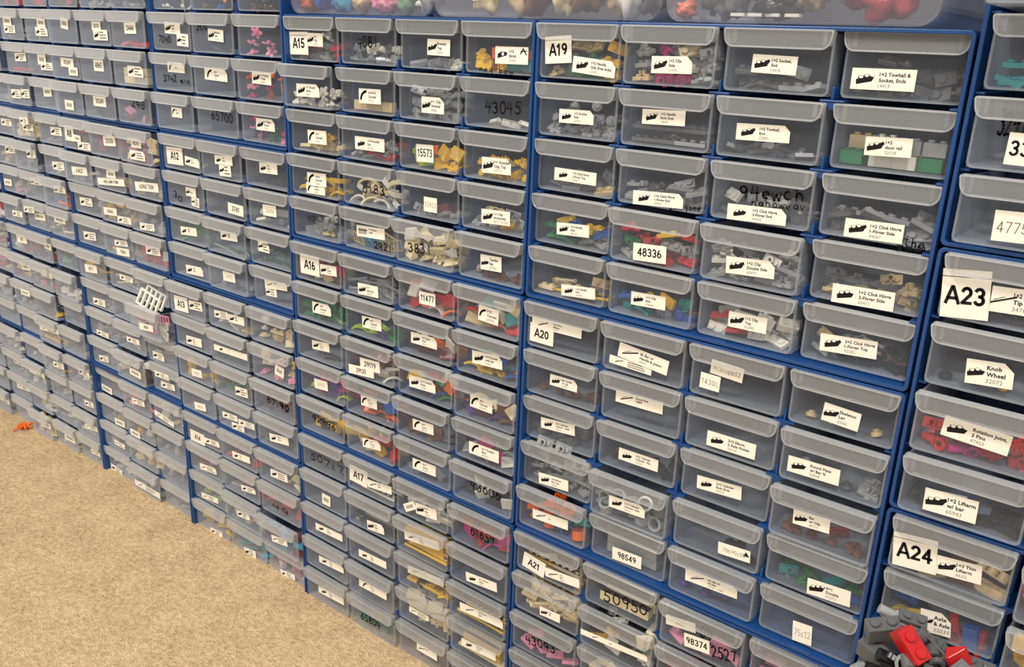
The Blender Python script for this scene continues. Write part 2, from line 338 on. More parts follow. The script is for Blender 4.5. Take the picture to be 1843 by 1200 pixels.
  (2, 1, -11.6, 15.0, 30.0, 9.0, 4.0, 'n', '43045'),
  (2, 1, 17.7, 8.9, 30.0, 8.0, 2.9, 'p', '1|2'),
  (2, 2, 1.0, 9.8, 30.0, 8.0, 4.6, 'p', '1|2'),
  (3, 0, -2.6, 14.4, 30.0, 10.0, 4.8, 'p', '1|2'),
  (3, 1, 5.5, 18.9, 30.0, 7.0, 5.8, 'p', '1|2'),
  (3, 1, 8.6, 8.7, 28.9, 9.0, 4.7, 'n', '71861'),
  (3, 2, 7.1, 22.2, 30.0, 9.0, 4.4, 'p', '1|2|3'),
 ],
 'A4':[
  (0, 0, 11.1, 18.6, 30.0, 9.0, 1.3, 'p', '1|2'),
  (0, 1, 18.9, 27.0, 22.4, 8.0, 2.4, 'p', '1'),
  (0, 1, 15.8, 18.4, 28.6, 8.0, 3.2, 'p', '1'),
  (0, 2, 16.0, 19.0, 28.3, 10.0, 1.6, 'p', '1'),
  (1, 0, 15.7, 23.4, 28.9, 10.0, 4.0, 'p', '3'),
  (1, 1, 17.8, 24.7, 24.7, 10.0, 3.9, 'p', '3'),
  (1, 2, 6.0, 15.0, 30.0, 10.0, 4.1, 'p', '3|2'),
  (2, 2, 15.1, 26.5, 30.0, 9.0, 4.1, 'p', '1|2'),
  (2, 0, -14.9, 14.8, 22.7, 9.0, 2.1, 'n', '6'),
  (2, 1, 5.1, 26.4, 30.0, 9.0, 3.1, 'p', '3|1'),
  (3, 0, 11.9, 15.3, 30.0, 8.0, 3.3, 'p', '1|2'),
  (3, 1, -12.6, 27.0, 30.0, 8.0, 4.4, 'p', '1'),
  (3, 1, 4.3, 19.5, 30.0, 9.0, 3.9, 'n', '5'),
  (3, 2, -3.4, 23.9, 30.0, 8.0, 2.2, 'n', '3'),
 ],
 'A9':[
  (0, 0, -2.9, 15.5, 30.0, 10.0, 6.1, 'n', 'A9-1'),
  (1, 0, -1.6, 10.5, 30.0, 9.0, 3.2, 'p', '1|2'),
  (1, 2, 2.7, 15.4, 30.0, 8.0, 5.7, 'n', '4865'),
  (0, 1, 4.9, 17.8, 30.0, 7.0, 0.8, 'p', '1|2'),
  (2, 0, -3.3, 6.5, 30.0, 7.0, 0.7, 'p', '1|2'),
  (2, 1, 6.2, 17.5, 30.0, 7.0, 3.3, 'p', '1|2'),
  (3, 0, -6.2, 11.2, 23.3, 8.0, 7.2, 'p', '1|2'),
  (3, 1, 10.8, 16.3, 25.5, 9.0, -2.1, 'n', '4'),
  (3, 2, -0.6, 13.7, 29.4, 8.0, 4.8, 'p', '1|2'),
  (2, 2, -11.1, 10.6, 24.3, 9.0, 1.3, 'p', '1|2'),
  (3, 2, -3.6, 27.5, 30.0, 7.0, 3.5, 'p', '1|2'),
 ],
 'A5':[
  (0, 0, 3.7, 20.5, 30.0, 10.0, 3.0, 'n', 'A5'),
  (0, 1, 21.0, 25.1, 18.2, 9.0, -2.7, 'n', '5'),
  (1, 0, 17.6, 23.5, 25.0, 8.0, 5.9, 'n', '5'),
  (1, 1, 15.1, 25.7, 30.0, 8.0, -0.2, 'p', '1|2'),
  (2, 0, 16.7, 27.0, 26.8, 8.0, 2.7, 'n', '3'),
  (3, 1, 2.6, 23.8, 55.2, 7.0, 4.8, 'w', '1'),
 ],
 'A6':[
  (0, 1, 15.1, 17.0, 30.0, 8.0, 4.3, 'p', '1|2'),
  (0, 2, 15.4, 22.5, 29.6, 8.0, -1.0, 'p', '1|2'),
  (1, 0, 6.3, 24.7, 47.6, 7.0, 1.9, 'w', '1'),
  (1, 2, 10.8, 14.2, 24.5, 8.0, 4.1, 'p', '1'),
  (2, 2, 12.3, 19.7, 33.2, 7.0, 6.5, 'w', '1'),
  (3, 0, 15.1, 24.5, 30.0, 9.0, 5.5, 'n', '3'),
  (3, 1, 6.9, 19.1, 30.0, 9.0, 1.0, 'n', '4'),
  (3, 2, 9.0, 18.4, 24.7, 7.0, 3.4, 'w', '1'),
 ],
 'A10':[
  (0, 0, -19.4, 5.8, 26.7, 9.0, -2.1, 'n', '3'),
  (0, 1, 4.0, 17.0, 30.2, 8.0, 5.3, 'w', '1'),
  (0, 2, -10.0, 11.6, 42.1, 7.0, -6.7, 'w', '1'),
  (1, 0, 11.8, 6.6, 24.6, 9.0, 2.9, 'n', '4'),
  (1, 1, -15.0, 6.1, 23.3, 9.0, 0.3, 'n', '4'),
  (2, 0, 5.9, 12.6, 26.5, 7.0, -0.0, 'w', '1'),
  (3, 0, -15.8, 5.7, 28.8, 9.0, -4.6, 'p', '1|2'),
  (3, 1, 2.6, 11.3, 60.4, 8.0, 0.7, 'w', '1'),
 ],
 'A2d':[
  (2, 2, 5.3, 19.8, 40.4, 7.0, 5.8, 'w', '1'),
  (3, 1, 16.5, 22.6, 33.2, 7.0, -0.4, 'w', '1'),
  (1, 2, 8.7, 22.6, 29.2, 7.0, 1.1, 'p', '1'),
 ],
 'A22':[
  (2, 0, -9.1, 14.3, 12.3, 16.0, -0.9, 'n', '33'),
  (3, 0, -3.0, 14.8, 22.0, 16.0, 2.0, 't', '47758'),
  (2, 0, -13.0, 26.3, 16.6, 12.0, -0.1, 'h', '32474'),
 ],
 'A23':[
  (0, 0, -20.6, 17.4, 24.1, 27.0, 5.9, 'a', 'A23'),
  (0, 0, 4.0, 18.5, 24.2, 14.0, 2.6, 'w', '1×2 Wedge|Tip|3476'),
  (1, 0, -0.8, 16.2, 23.5, 14.0, 4.9, 'p', 'Knob|Wheel|32072'),
  (2, 0, 0.0, 20.7, 34.6, 12.0, -3.8, 'p', 'Rotation Joint,|2 Pins|47455'),
  (3, 0, -4.9, 14.5, 28.2, 14.0, 2.0, 'p', '1×2 Liftarm|w/ bar|65943'),
 ],
 'A24':[
  (0, 0, -18.8, 17.1, 24.8, 22.0, 6.6, 'a', 'A24'),
  (0, 0, 6.0, 16.5, 24.0, 12.0, 6.1, 'p', '1×3 Thin|Liftarm|6632'),
  (1, 0, -0.3, 13.4, 17.1, 15.0, 8.4, 'p', 'Axle|& Axle|32039'),
 ],
}

# what lies in the drawers: colours : piece kinds : how full (0-1)
CONTENTS = {
 'A19': {(0,0):'fedtyty:PBC:.85',(0,1):'ggggmwgt:CPH:.95',(0,2):'dgdg:P:.45',(0,3):'dd:W:.7',(1,0):'gg:CO:.75',(1,1):'dgg:PQ:.5',(1,2):'dd:W:.3',(1,3):'ewtgtgew:B:.55!',
  (2,0):'ddgt:PH:.4',(2,1):'ggd:HP:.55',(2,2):'ddgw:HP:.6',(2,3):'ggdg:PH:.6',(3,0):'gwbery:CP:.65',(3,1):'rrryeg:CP:.8',(3,2):'ggwdgg:CP:.8',(3,3):'dtwdt:HC:.6',(4,0):'ytvyd:PR:.4',(4,1):'yctabg:PC:.5',(4,2):'wwrwk:PB:.6',(4,3):'gkthg:HP:.5'},
 'A20': {(0,3):'t:O:.15',(1,0):'ndn:CO:.25',(1,3):'gdg:CO:.3',(2,0):'d:Y:.15',(2,3):'fn:CO:.3',(3,0):'gg:PH:.8',(3,1):'gdg:Y:.45',(3,3):'bec:TC:.3',(4,0):'ooocb:NCY:.8',(4,1):'gg:UR:.6',(4,2):'udu:CO:.2',(2,1):'kd:C:.2',(3,2):'k:P:.1'},
 'A21': {(0,0):'yvy:QT:.5',(0,1):'v:U:.3',(0,2):'p:T:.2',(1,0):'vvvt:CSP:1',(1,1):'vwyvks:CSP:1',(1,2):'ffd:BP:.6',(2,0):'p:T:.2',(2,1):'yvg:P:.5',(0,3):'p:P:.3',(1,3):'d:P:.3'},
 'A15': {(0,0):'gxrwg:CP:.75',(0,1):'xwx:CO:.6',(0,2):'xwx:CT:.3',(0,3):'yytgcoh:CB:.6',(1,0):'wtww:OCF:.6',(1,1):'t:U:.15',(1,2):'gxxg:CH:.9',(1,3):'w:T:.15',(2,0):'ytv:TC:.4',(2,1):'rwgg:RC:.5',(2,2):'ytbyloy:CTS:.6',(2,3):'yyyty:CO:.65',(3,0):'y:A:.5',(3,1):'wwv:A:.8',(3,2):'fgxg:TC:.35',(3,3):'tyggwg:CO:.5',(4,0):'wxtx:CT:.5',(4,1):'at:GT:.35',(4,2):'vvwtv:CSP:.9',(4,3):'n:CO:.2'},
 'A16': {(0,0):'rwrtn:BS:.65',(0,1):'gxg:CR:.6',(0,2):'rrcwoh:SA:.75',(0,3):'wurhrct:SA:.8',(1,0):'ees:PT:.5',(1,1):'leu:AT:.35',(1,2):'fowk:SA:.5',(1,3):'yybc:AP:.5',(2,0):'d:A:.1',(2,1):'wfwn:SA:.5',(2,2):'yowbre:SA:.7',(2,3):'ufvnb:AS:.5',(3,0):'mmplmu:SA:.7',(3,1):'embohu:AS:.6',(3,2):'nd:AS:.2',(3,3):'uwgm:AS:.4',(4,0):'yk:SA:.35',(4,1):'yyotr:SAB:.5',(4,2):'x:T:.12',(4,3):'wk:SA:.3'},
 'A17': {(0,2):'ww:S:.3',(0,3):'rmr:AS:.5',(1,1):'kg:Q:.2',(1,2):'yyy:QU:.7',(2,2):'yyk:QC:.4',(2,3):'y:Q:.3',(3,2):'vvv:CS:1',(3,3):'vy:QU:.5',(4,3):'yd:U:.3',(4,1):'ee:T:.2',(0,0):'d:R:.3',(0,1):'wd:Q:.3'},
 'A11': {(0,0):'w:F:.3',(0,1):'onb:FC:.8',(0,2):'fnd:FC:.8',(1,2):'ppp:F:.8',(2,2):'mprohmoo:F:1',(3,2):'pmempn:F:.8',(1,0):'k:C:.3',(1,1):'d:R:.2'},
 'A12': {(0,2):'k:R:.3',(1,0):'k:O:.4',(1,1):'k:R:.3',(1,2):'gw:OT:.7',(2,0):'eee:KF:.8',(2,1):'es:R:.3',(2,2):'ees:FR:.8',(3,1):'dg:YO:.4',(0,0):'k:O:.3'},
 'A13': {(0,1):'tw:C:.4',(0,2):'vvtw:CB:.8',(1,0):'d:O:.4',(1,1):'eed:FR:.7',(1,2):'ypvpw:BF:1',(2,0):'yty:BT:.6',(2,1):'nef:RF:.8',(2,2):'nnf:RC:.8',(3,2):'d:Y:.3',(3,0):'d:O:.2'},
 'A14': {(0,1):'rkr:CO:.6',(0,2):'vg:T:.6',(1,0):'aper:CO:.7',(1,1):'rg:C:.5',(1,2):'rrf:BP:.9',(2,0):'gl:P:.4',(2,1):'vgw:CT:.6',(2,2):'affa:BP:1',(3,0):'yyg:TC:.7',(3,1):'cac:BT:.9',(3,2):'pwpp:BC:.9'},
 'A7': {(0,0):'rn:C:.8',(0,1):'g:C:.6',(0,2):'g:C:.6',(1,2):'hr:T:.3',(2,0):'k:C:.3',(2,1):'k:R:.4',(2,2):'wv:U:.4',(3,1):'k:C:.4',(3,2):'fp:T:.4'},
 'A8': {(0,0):'rrfg:CB:.8',(0,1):'ffm:CB:.9',(0,2):'pfvv:CB:1',(1,0):'gw:C:.5',(1,1):'fwt:CT:.7',(1,2):'vvw:CT:.8',(2,0):'gk:C:.4',(2,1):'yyt:BT:.8',(2,2):'dgg:CB:.8',(3,0):'nd:C:.3',(3,1):'tn:T:.5',(3,2):'rrpw:BC:.7'},
 'A9': {(0,0):'yny:RC:.7',(0,1):'vww:R:.8',(0,2):'dgk:CR:.8',(1,0):'g:C:.4',(1,1):'gg:T:.5',(1,2):'wpwm:GG:.9',(2,0):'g:C:.4',(2,1):'gw:C:.5',(2,2):'dgw:CG:.6',(3,0):'g:T:.3',(3,1):'vvnw:CB:.8',(3,2):'g:C:.4'},
 'A10': {(0,0):'wf:C:.6',(0,1):'pn:T:.5',(0,2):'vww:CT:.8',(1,0):'gt:C:.5',(1,1):'yw:C:.5',(1,2):'gg:C:.5',(2,0):'gg:C:.5',(2,1):'yyv:CB:.8',(2,2):'gv:C:.6',(3,0):'w:T:.4',(3,1):'wg:T:.5',(3,2):'gg:T:.4'},
 'A3': {(0,1):'nr:C:.7',(0,2):'rn:C:.7',(1,1):'kg:C:.5',(1,2):'gk:C:.5',(2,1):'r:T:.3',(2,2):'gk:C:.4',(3,0):'g:C:.3'},
 'A4': {(0,0):'kg:C:.4',(0,1):'vvv:B:1',(0,2):'gw:C:.5',(1,0):'tn:C:.7',(1,1):'gd:C:.5',(1,2):'gw:T:.4',(2,0):'tpv:C:.6',(2,1):'d:T:.4',(2,2):'bho:C:.5',(3,0):'g:C:.4',(3,1):'gv:C:.6',(3,2):'vw:T:.4'},
 'A5': {(0,0):'rrwv:CB:.8',(0,1):'dgf:C:.7',(0,2):'egk:C:.7',(1,0):'vwtr:C:.7',(1,1):'prgw:CT:.7',(1,2):'pw:C:.5',(2,0):'g:C:.4',(2,1):'kny:C:.6',(2,2):'nk:R:.6',(3,0):'k:T:.3',(3,1):'yyw:T:.7',(3,2):'gd:T:.4'},
 'A6': {(0,0):'wg:C:.6',(0,1):'yg:C:.6',(0,2):'gw:C:.5',(1,0):'gw:C:.6',(1,1):'gk:C:.6',(1,2):'g:C:.5',(2,0):'vvw:C:.8',(2,1):'gw:C:.6',(2,2):'gw:C:.6',(3,0):'vvv:CB:1',(3,1):'vvw:CB:.9',(3,2):'gg:T:.6'},
 'A2': {(1,2):'rn:C:.6'},'A2b':{(0,2):'tg:C:.6',(2,2):'vn:C:.6',(3,2):'wr:C:.6'},'A2c':{(0,2):'rwv:C:.8',(1,2):'pvr:C:.8',(2,2):'gw:C:.6'},'A2d':{(0,2):'gw:C:.7',(1,2):'gk:C:.6'},
 'A22': {(1,0):'ca:QT:.4'},
 'A23': {(0,0):'kk:TP:.9',(1,0):'yyk:O:.22',(2,0):'rrmr:NC:.6',(3,0):'k:L:.2',(0,1):'k:P:.5'},
 'A24': {(0,0):'tnt:LL:.4',(0,1):'rrr:NL:.8',(1,1):'yy:UB:.8',(2,1):'y:U:.5'},
}


# ------------------------------------------------------------------ materials
def lin(c): return tuple(((v / 255) / 12.92 if v / 255 <= .04045 else ((v / 255 + .055) / 1.055) ** 2.4) for v in c)
MATS = {}
def opaque(name, rgb, rough=.4, spec=.5, bump=None):
    m = bpy.data.materials.new(name); m.use_nodes = True
    p = m.node_tree.nodes['Principled BSDF']
    p.inputs['Base Color'].default_value = (*lin(rgb), 1); p.inputs['Roughness'].default_value = rough
    p.inputs['Specular IOR Level'].default_value = spec
    if bump:
        nt = m.node_tree; n = nt.nodes.new('ShaderNodeTexNoise'); b = nt.nodes.new('ShaderNodeBump')
        tc = nt.nodes.new('ShaderNodeTexCoord'); nt.links.new(tc.outputs['Object'], n.inputs['Vector'])
        n.inputs['Scale'].default_value = bump[0]; b.inputs['Strength'].default_value = bump[1]; b.inputs['Distance'].default_value = bump[2]
        nt.links.new(n.outputs['Fac'], b.inputs['Height']); nt.links.new(b.outputs['Normal'], p.inputs['Normal'])
    return m
def milky(name, rgb, fac, edge, rough=.3):
    """semi-clear plastic: lets light straight through, with a milky body that thickens towards grazing view"""
    m = bpy.data.materials.new(name); m.use_nodes = True; nt = m.node_tree
    p = nt.nodes['Principled BSDF']; out = nt.nodes['Material Output']
    p.inputs['Base Color'].default_value = (*lin(rgb), 1); p.inputs['Roughness'].default_value = rough
    p.inputs['Specular IOR Level'].default_value = .9
    tr = nt.nodes.new('ShaderNodeBsdfTransparent'); tr.inputs[0].default_value = (.962, .966, .97, 1)
    mix = nt.nodes.new('ShaderNodeMixShader'); lw = nt.nodes.new('ShaderNodeLayerWeight'); lw.inputs[0].default_value = .5
    mr = nt.nodes.new('ShaderNodeMapRange'); mr.inputs['From Min'].default_value = .38; mr.inputs['From Max'].default_value = .95
    mr.inputs['To Min'].default_value = fac; mr.inputs['To Max'].default_value = edge
    n = nt.nodes.new('ShaderNodeTexNoise'); tc = nt.nodes.new('ShaderNodeTexCoord'); b = nt.nodes.new('ShaderNodeBump')
    nt.links.new(tc.outputs['Object'], n.inputs['Vector']); n.inputs['Scale'].default_value = 90
    b.inputs['Strength'].default_value = .05; b.inputs['Distance'].default_value = .001
    nt.links.new(n.outputs['Fac'], b.inputs['Height']); nt.links.new(b.outputs['Normal'], p.inputs['Normal'])
    nt.links.new(lw.outputs['Facing'], mr.inputs['Value']); nt.links.new(mr.outputs[0], mix.inputs[0])
    nt.links.new(tr.outputs[0], mix.inputs[1]); nt.links.new(p.outputs[0], mix.inputs[2]); nt.links.new(mix.outputs[0], out.inputs[0])
    return m
BODY = milky('clear_drawer_plastic', (200, 208, 222), .058, .5)
HANDLE = milky('clear_handle_plastic', (222, 224, 226), .15, .72, .14)
BODY_EDGE = milky('drawer_plastic_edge', (210, 216, 224), .15, .5, .2)
EDGE = milky('thick_plastic_edge', (228, 232, 235), .28, .65, .16)
BIN = milky('clear_bin_plastic', (205, 208, 222), .085, .5)
BLUE = opaque('blue_plastic', (26, 70, 128), .34, .5, (400, .08, .0005))
PAPER = opaque('sticker_paper', (244, 240, 226), .55, .3)
INK = opaque('black_ink', (26, 24, 24), .6, .2)
PALE_INK = opaque('faded_ink', (120, 116, 108), .6, .2)
MARKER = opaque('black_marker', (24, 22, 26), .5, .3)
SHADES = {'w': ('white', (238, 234, 222)), 't': ('tan', (214, 190, 140)), 'y': ('yellow', (244, 196, 40)), 'r': ('red', (196, 30, 34)),
 'k': ('black', (24, 24, 26)), 'g': ('light grey', (160, 162, 162)), 'd': ('dark grey', (96, 98, 100)), 'b': ('blue', (32, 88, 176)),
 'l': ('lime', (168, 204, 56)), 'e': ('green', (24, 120, 66)), 'o': ('orange', (238, 110, 30)), 'm': ('magenta', (190, 40, 120)),
 'p': ('pink', (240, 150, 180)), 'n': ('brown', (110, 68, 44)), 'a': ('light blue', (70, 180, 220)), 'c': ('teal', (20, 140, 140)),
 'u': ('purple', (90, 60, 140)), 's': ('pale green', (140, 180, 140)), 'x': ('clear', (200, 204, 206)), 'f': ('dark red', (110, 26, 36)),
 'v': ('cream', (244, 226, 176)), 'h': ('salmon', (240, 130, 110)), 'z': ('deep red', (165, 46, 56))}
TOY = {}
for k, (nm, rgb) in SHADES.items():
    TOY[k] = opaque('toy_' + nm.replace(' ', '_'), rgb, .3) if k != 'x' else milky('toy_clear', rgb, .3, .7, .15)

# ------------------------------------------------------------------ mesh builder (mm in, metres out)
class MB:
    def __init__(s): s.v = []; s.f = []; s.m = []
    def face(s, pts, mi=0):
        n = len(s.v); s.v += [tuple(p) for p in pts]; s.f.append(tuple(range(n, n + len(pts)))); s.m.append(mi)
    def box(s, x0, x1, y0, y1, z0, z1, mi=0, M=None):
        n = len(s.v); c = [(x, y, z) for x in (x0, x1) for y in (y0, y1) for z in (z0, z1)]
        if M is not None: c = [tuple(M @ Vector(p)) for p in c]
        s.v += c
        for q in ((0, 1, 3, 2), (4, 6, 7, 5), (0, 4, 5, 1), (2, 3, 7, 6), (0, 2, 6, 4), (1, 5, 7, 3)):
            s.f.append(tuple(n + i for i in q)); s.m.append(mi)
        return s
    def prism(s, poly, a0, a1, axis='y', mi=0, M=None):
        """poly: 2d points, extruded along axis"""
        def P(p, a):
            q = (p[0], a, p[1]) if axis == 'y' else ((a, p[0], p[1]) if axis == 'x' else (p[0], p[1], a))
            return tuple(M @ Vector(q)) if M is not None else q
        n = len(s.v); k = len(poly)
        s.v += [P(p, a0) for p in poly] + [P(p, a1) for p in poly]
        s.f.append(tuple(range(n, n + k))); s.f.append(tuple(range(n + 2 * k - 1, n + k - 1, -1))); s.m += [mi, mi]
        for i in range(k):
            j = (i + 1) % k; s.f.append((n + i, n + k + i, n + k + j, n + j)); s.m.append(mi)
        return s
    def ring(s, outer, inner, a0, a1, closed=True, axis='y', mi=0):
        """wall between two matching outlines, extruded along axis"""
        k = len(outer)
        def P(p, a): return (p[0], a, p[1]) if axis == 'y' else ((a, p[0], p[1]) if axis == 'x' else (p[0], p[1], a))
        n = len(s.v)
        for p, q in zip(outer, inner): s.v += [P(p, a0), P(q, a0), P(p, a1), P(q, a1)]
        for i in range(k if closed else k - 1):
            a = n + 4 * i; b = n + 4 * ((i + 1) % k)
            for q in ((a, b, b + 1, a + 1), (a + 2, a + 3, b + 3, b + 2), (a, a + 2, b + 2, b), (a + 1, b + 1, b + 3, a + 3)):
                s.f.append(q); s.m.append(mi)
        if not closed:
            for a in (n, n + 4 * (k - 1)): s.f.append((a, a + 1, a + 3, a + 2)); s.m.append(mi)
        return s
    def cyl(s, c, r, h, axis='z', n=12, mi=0, r2=None, M=None):
        r2 = r if r2 is None else r2; b = len(s.v)
        for k, (rr, a) in enumerate(((r, 0), (r2, h))):
            for i in range(n):
                t = 2 * math.pi * i / n; u, w = rr * math.cos(t), rr * math.sin(t)
                p = {'z': (c[0] + u, c[1] + w, c[2] + a), 'y': (c[0] + u, c[1] + a, c[2] + w), 'x': (c[0] + a, c[1] + u, c[2] + w)}[axis]
                s.v.append(tuple(M @ Vector(p)) if M is not None else p)
        s.f.append(tuple(range(b + n - 1, b - 1, -1))); s.f.append(tuple(range(b + n, b + 2 * n))); s.m += [mi, mi]
        for i in range(n):
            j = (i + 1) % n; s.f.append((b + i, b + j, b + n + j, b + n + i)); s.m.append(mi)
        return s
    def tube(s, pts, r, n=8, mi=0, flat=1.0):
        b = len(s.v); k = len(pts); P = [Vector(p) for p in pts]
        for i in range(k):
            t = (P[min(i + 1, k - 1)] - P[max(i - 1, 0)]).normalized()
            up = Vector((0, 0, 1)) if abs(t.z) < .9 else Vector((1, 0, 0))
            a = t.cross(up).normalized(); c = a.cross(t)
            rr = r[i] if isinstance(r, (list, tuple)) else r
            for j in range(n):
                th = 2 * math.pi * j / n; s.v.append(tuple(P[i] + a * (rr * math.cos(th)) + c * (rr * flat * math.sin(th))))
        for i in range(k - 1):
            for j in range(n):
                q = (j + 1) % n; s.f.append((b + i * n + j, b + i * n + q, b + (i + 1) * n + q, b + (i + 1) * n + j)); s.m.append(mi)
        s.f.append(tuple(range(b + n - 1, b - 1, -1))); s.f.append(tuple(range(b + (k - 1) * n, b + k * n))); s.m += [mi, mi]
        return s
    def add(s, verts, faces, mi=0):
        n = len(s.v); s.v += [tuple(v) for v in verts]; s.f += [tuple(n + i for i in f) for f in faces]; s.m += [mi] * len(faces); return s
    def mesh(s, name, mats, bevel=0, segs=2, smooth=False):
        me = bpy.data.meshes.new(name)
        me.from_pydata([(x * .001, y * .001, z * .001) for x, y, z in s.v], [], s.f)
        for m in (mats if isinstance(mats, (list, tuple)) else [mats]): me.materials.append(m)
        for p, mi in zip(me.polygons, s.m): p.material_index = mi
        bm = bmesh.new(); bm.from_mesh(me); bmesh.ops.recalc_face_normals(bm, faces=bm.faces)
        if bevel:
            es = [e for e in bm.edges if len(e.link_faces) == 2 and e.calc_face_angle(0) > math.radians(40)]
            bmesh.ops.bevel(bm, geom=es, offset=bevel * .001, offset_type='OFFSET', segments=segs, profile=.5, affect='EDGES', clamp_overlap=True)
        bm.to_mesh(me); bm.free()
        if smooth:
            for p in me.polygons: p.use_smooth = True
        me.validate(); me.update()
        return me
def obj(name, me, parent=None, loc=(0, 0, 0), rot=(0, 0, 0)):
    o = bpy.data.objects.new(name, me); COL.objects.link(o)
    if parent is not None: o.parent = parent
    o.location = loc; o.rotation_euler = rot
    return o
def tag(o, label=None, cat=None, group=None, kind=None):
    if label: o['label'] = label
    if cat: o['category'] = cat
    if group: o['group'] = group
    if kind: o['kind'] = kind
    return o
def arc(cx, cz, r, a0, a1, n=5): return [(cx + r * math.cos(math.radians(a0 + (a1 - a0) * i / n)), cz + r * math.sin(math.radians(a0 + (a1 - a0) * i / n))) for i in range(n + 1)]
def rrect(x0, x1, z0, z1, rb, rt, n=5):
    return (arc(x0 + rb, z0 + rb, rb, 180, 270, n) + arc(x1 - rb, z0 + rb, rb, 270, 360, n) + arc(x1 - rt, z1 - rt, rt, 0, 90, n) + arc(x0 + rt, z1 - rt, rt, 90, 180, n))

# ------------------------------------------------------------------ the setting
def carpet_mat():
    m = bpy.data.materials.new('beige_carpet'); m.use_nodes = True; nt = m.node_tree; p = nt.nodes['Principled BSDF']
    p.inputs['Roughness'].default_value = .95; p.inputs['Specular IOR Level'].default_value = .1
    tc = nt.nodes.new('ShaderNodeTexCoord')
    def noise(scale, detail, rough=.6):
        n = nt.nodes.new('ShaderNodeTexNoise'); n.inputs['Scale'].default_value = scale; n.inputs['Detail'].default_value = detail
        n.inputs['Roughness'].default_value = rough; nt.links.new(tc.outputs['Object'], n.inputs['Vector']); return n
    a = noise(190, 2.5); b = noise(24, 4); c = noise(480, 2)
    mx = nt.nodes.new('ShaderNodeMix'); mx.data_type = 'FLOAT'; mx.inputs[0].default_value = .35
    nt.links.new(a.outputs['Fac'], mx.inputs[2]); nt.links.new(b.outputs['Fac'], mx.inputs[3])
    r = nt.nodes.new('ShaderNodeValToRGB'); r.color_ramp.elements[0].position = .3; r.color_ramp.elements[1].position = .7
    r.color_ramp.elements[0].color = (*lin((180, 150, 113)), 1); r.color_ramp.elements[1].color = (*lin((234, 206, 164)), 1)
    nt.links.new(mx.outputs[0], r.inputs[0]); nt.links.new(r.outputs[0], p.inputs['Base Color'])
    bu = nt.nodes.new('ShaderNodeBump'); bu.inputs['Strength'].default_value = .7; bu.inputs['Distance'].default_value = .004
    ad = nt.nodes.new('ShaderNodeMath'); ad.operation = 'ADD'
    nt.links.new(a.outputs['Fac'], ad.inputs[0]); nt.links.new(c.outputs['Fac'], ad.inputs[1])
    nt.links.new(ad.outputs[0], bu.inputs['Height']); nt.links.new(bu.outputs[0], p.inputs['Normal'])
    return m
fl = MB(); fl.box(-3200, 1400, -2600, 172, -30, 3.9)
tag(obj('floor', fl.mesh('floor', carpet_mat())), kind='structure')
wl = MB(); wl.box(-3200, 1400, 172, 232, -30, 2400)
tag(obj('wall_back', wl.mesh('wall_back', opaque('shade_darkened_wall', (38, 34, 29), .9, .2, (120, .2, .002)))), kind='structure')  # base colour darkened to carry the shade behind the bins and cabinets

# ------------------------------------------------------------------ drawers
HF = 36.0
def drawer_mesh(w):
    b = MB(); h = w / 2; t = 1.3
    b.prism(rrect(-h, h, 0, HF, 3.2, .5), 0, t)
    b.prism([(t, 0), (118, 0), (118, 30), (60, 32), (t, HF - 1.5)], -h, -h + t, 'x')
    b.prism([(t, 0), (118, 0), (118, 30), (60, 32), (t, HF - 1.5)], h - t, h, 'x')
    b.box(-h + t, h - t, t, 118, 0, t)
    b.box(-h + t, h - t, 116.7, 118, t, 30)
    o = rrect(-h - .1, h + .1, -.1, HF, 3.3, .5); i = rrect(-h + 1.1, h - 1.1, 1.1, HF - .6, 2.3, .4)
    b.ring(o, i, -.12, 1.25, mi=1)      # thicker rolled corner round the front
    return b.mesh('drawer', [BODY, BODY_EDGE])
def handle_mesh(w):
    b = MB(); h = w / 2 + 1.1; z0, z1 = HF - 10.8, HF + .2
    def taper(p): return [(x * (1 - .055 * (z1 - z) / 11), z) for x, z in p]
    o = taper(rrect(-h, h, z0, z1, 5.0, 1.6)); i = taper(rrect(-h + 1.1, h - 1.1, z0 + 1.1, z1 - 1.1, 4.0, 1.0))
    b.prism(o, -5.5, -4.4)
    # the wall that carries the lip back to the drawer front: left end, top, right end
    seq = list(range(3, -1, -1)) ; k = len(o)
    order = [j % k for j in range(3, 3 - k, -1)]           # start low on the left corner, go up over the top
    order = [j for j in order if o[j][1] > z0 + 1.2]
    b.ring([o[j] for j in order], [i[j] for j in order], -4.4, -.02, closed=False)
    b.ring(o, i, -6.0, -5.5, mi=1)
    b.box(-h + 6.5, h - 6.5, -4.4, -2.6, z0, z0 + 1.1)     # rolled lower edge
    for sx in (-1, 1): b.box(sx * (h - 6) - .5, sx * (h - 6) + .5, -4.4, -.02, z0 + 2.5, z1 - 1.0)   # inner ribs
    return b.mesh('handle', [HANDLE, EDGE], bevel=.6, segs=3)
_dm = {}
def drawer_meshes(w):
    k = round(w, 1)
    if k not in _dm: _dm[k] = (drawer_mesh(k), handle_mesh(k))
    return _dm[k]

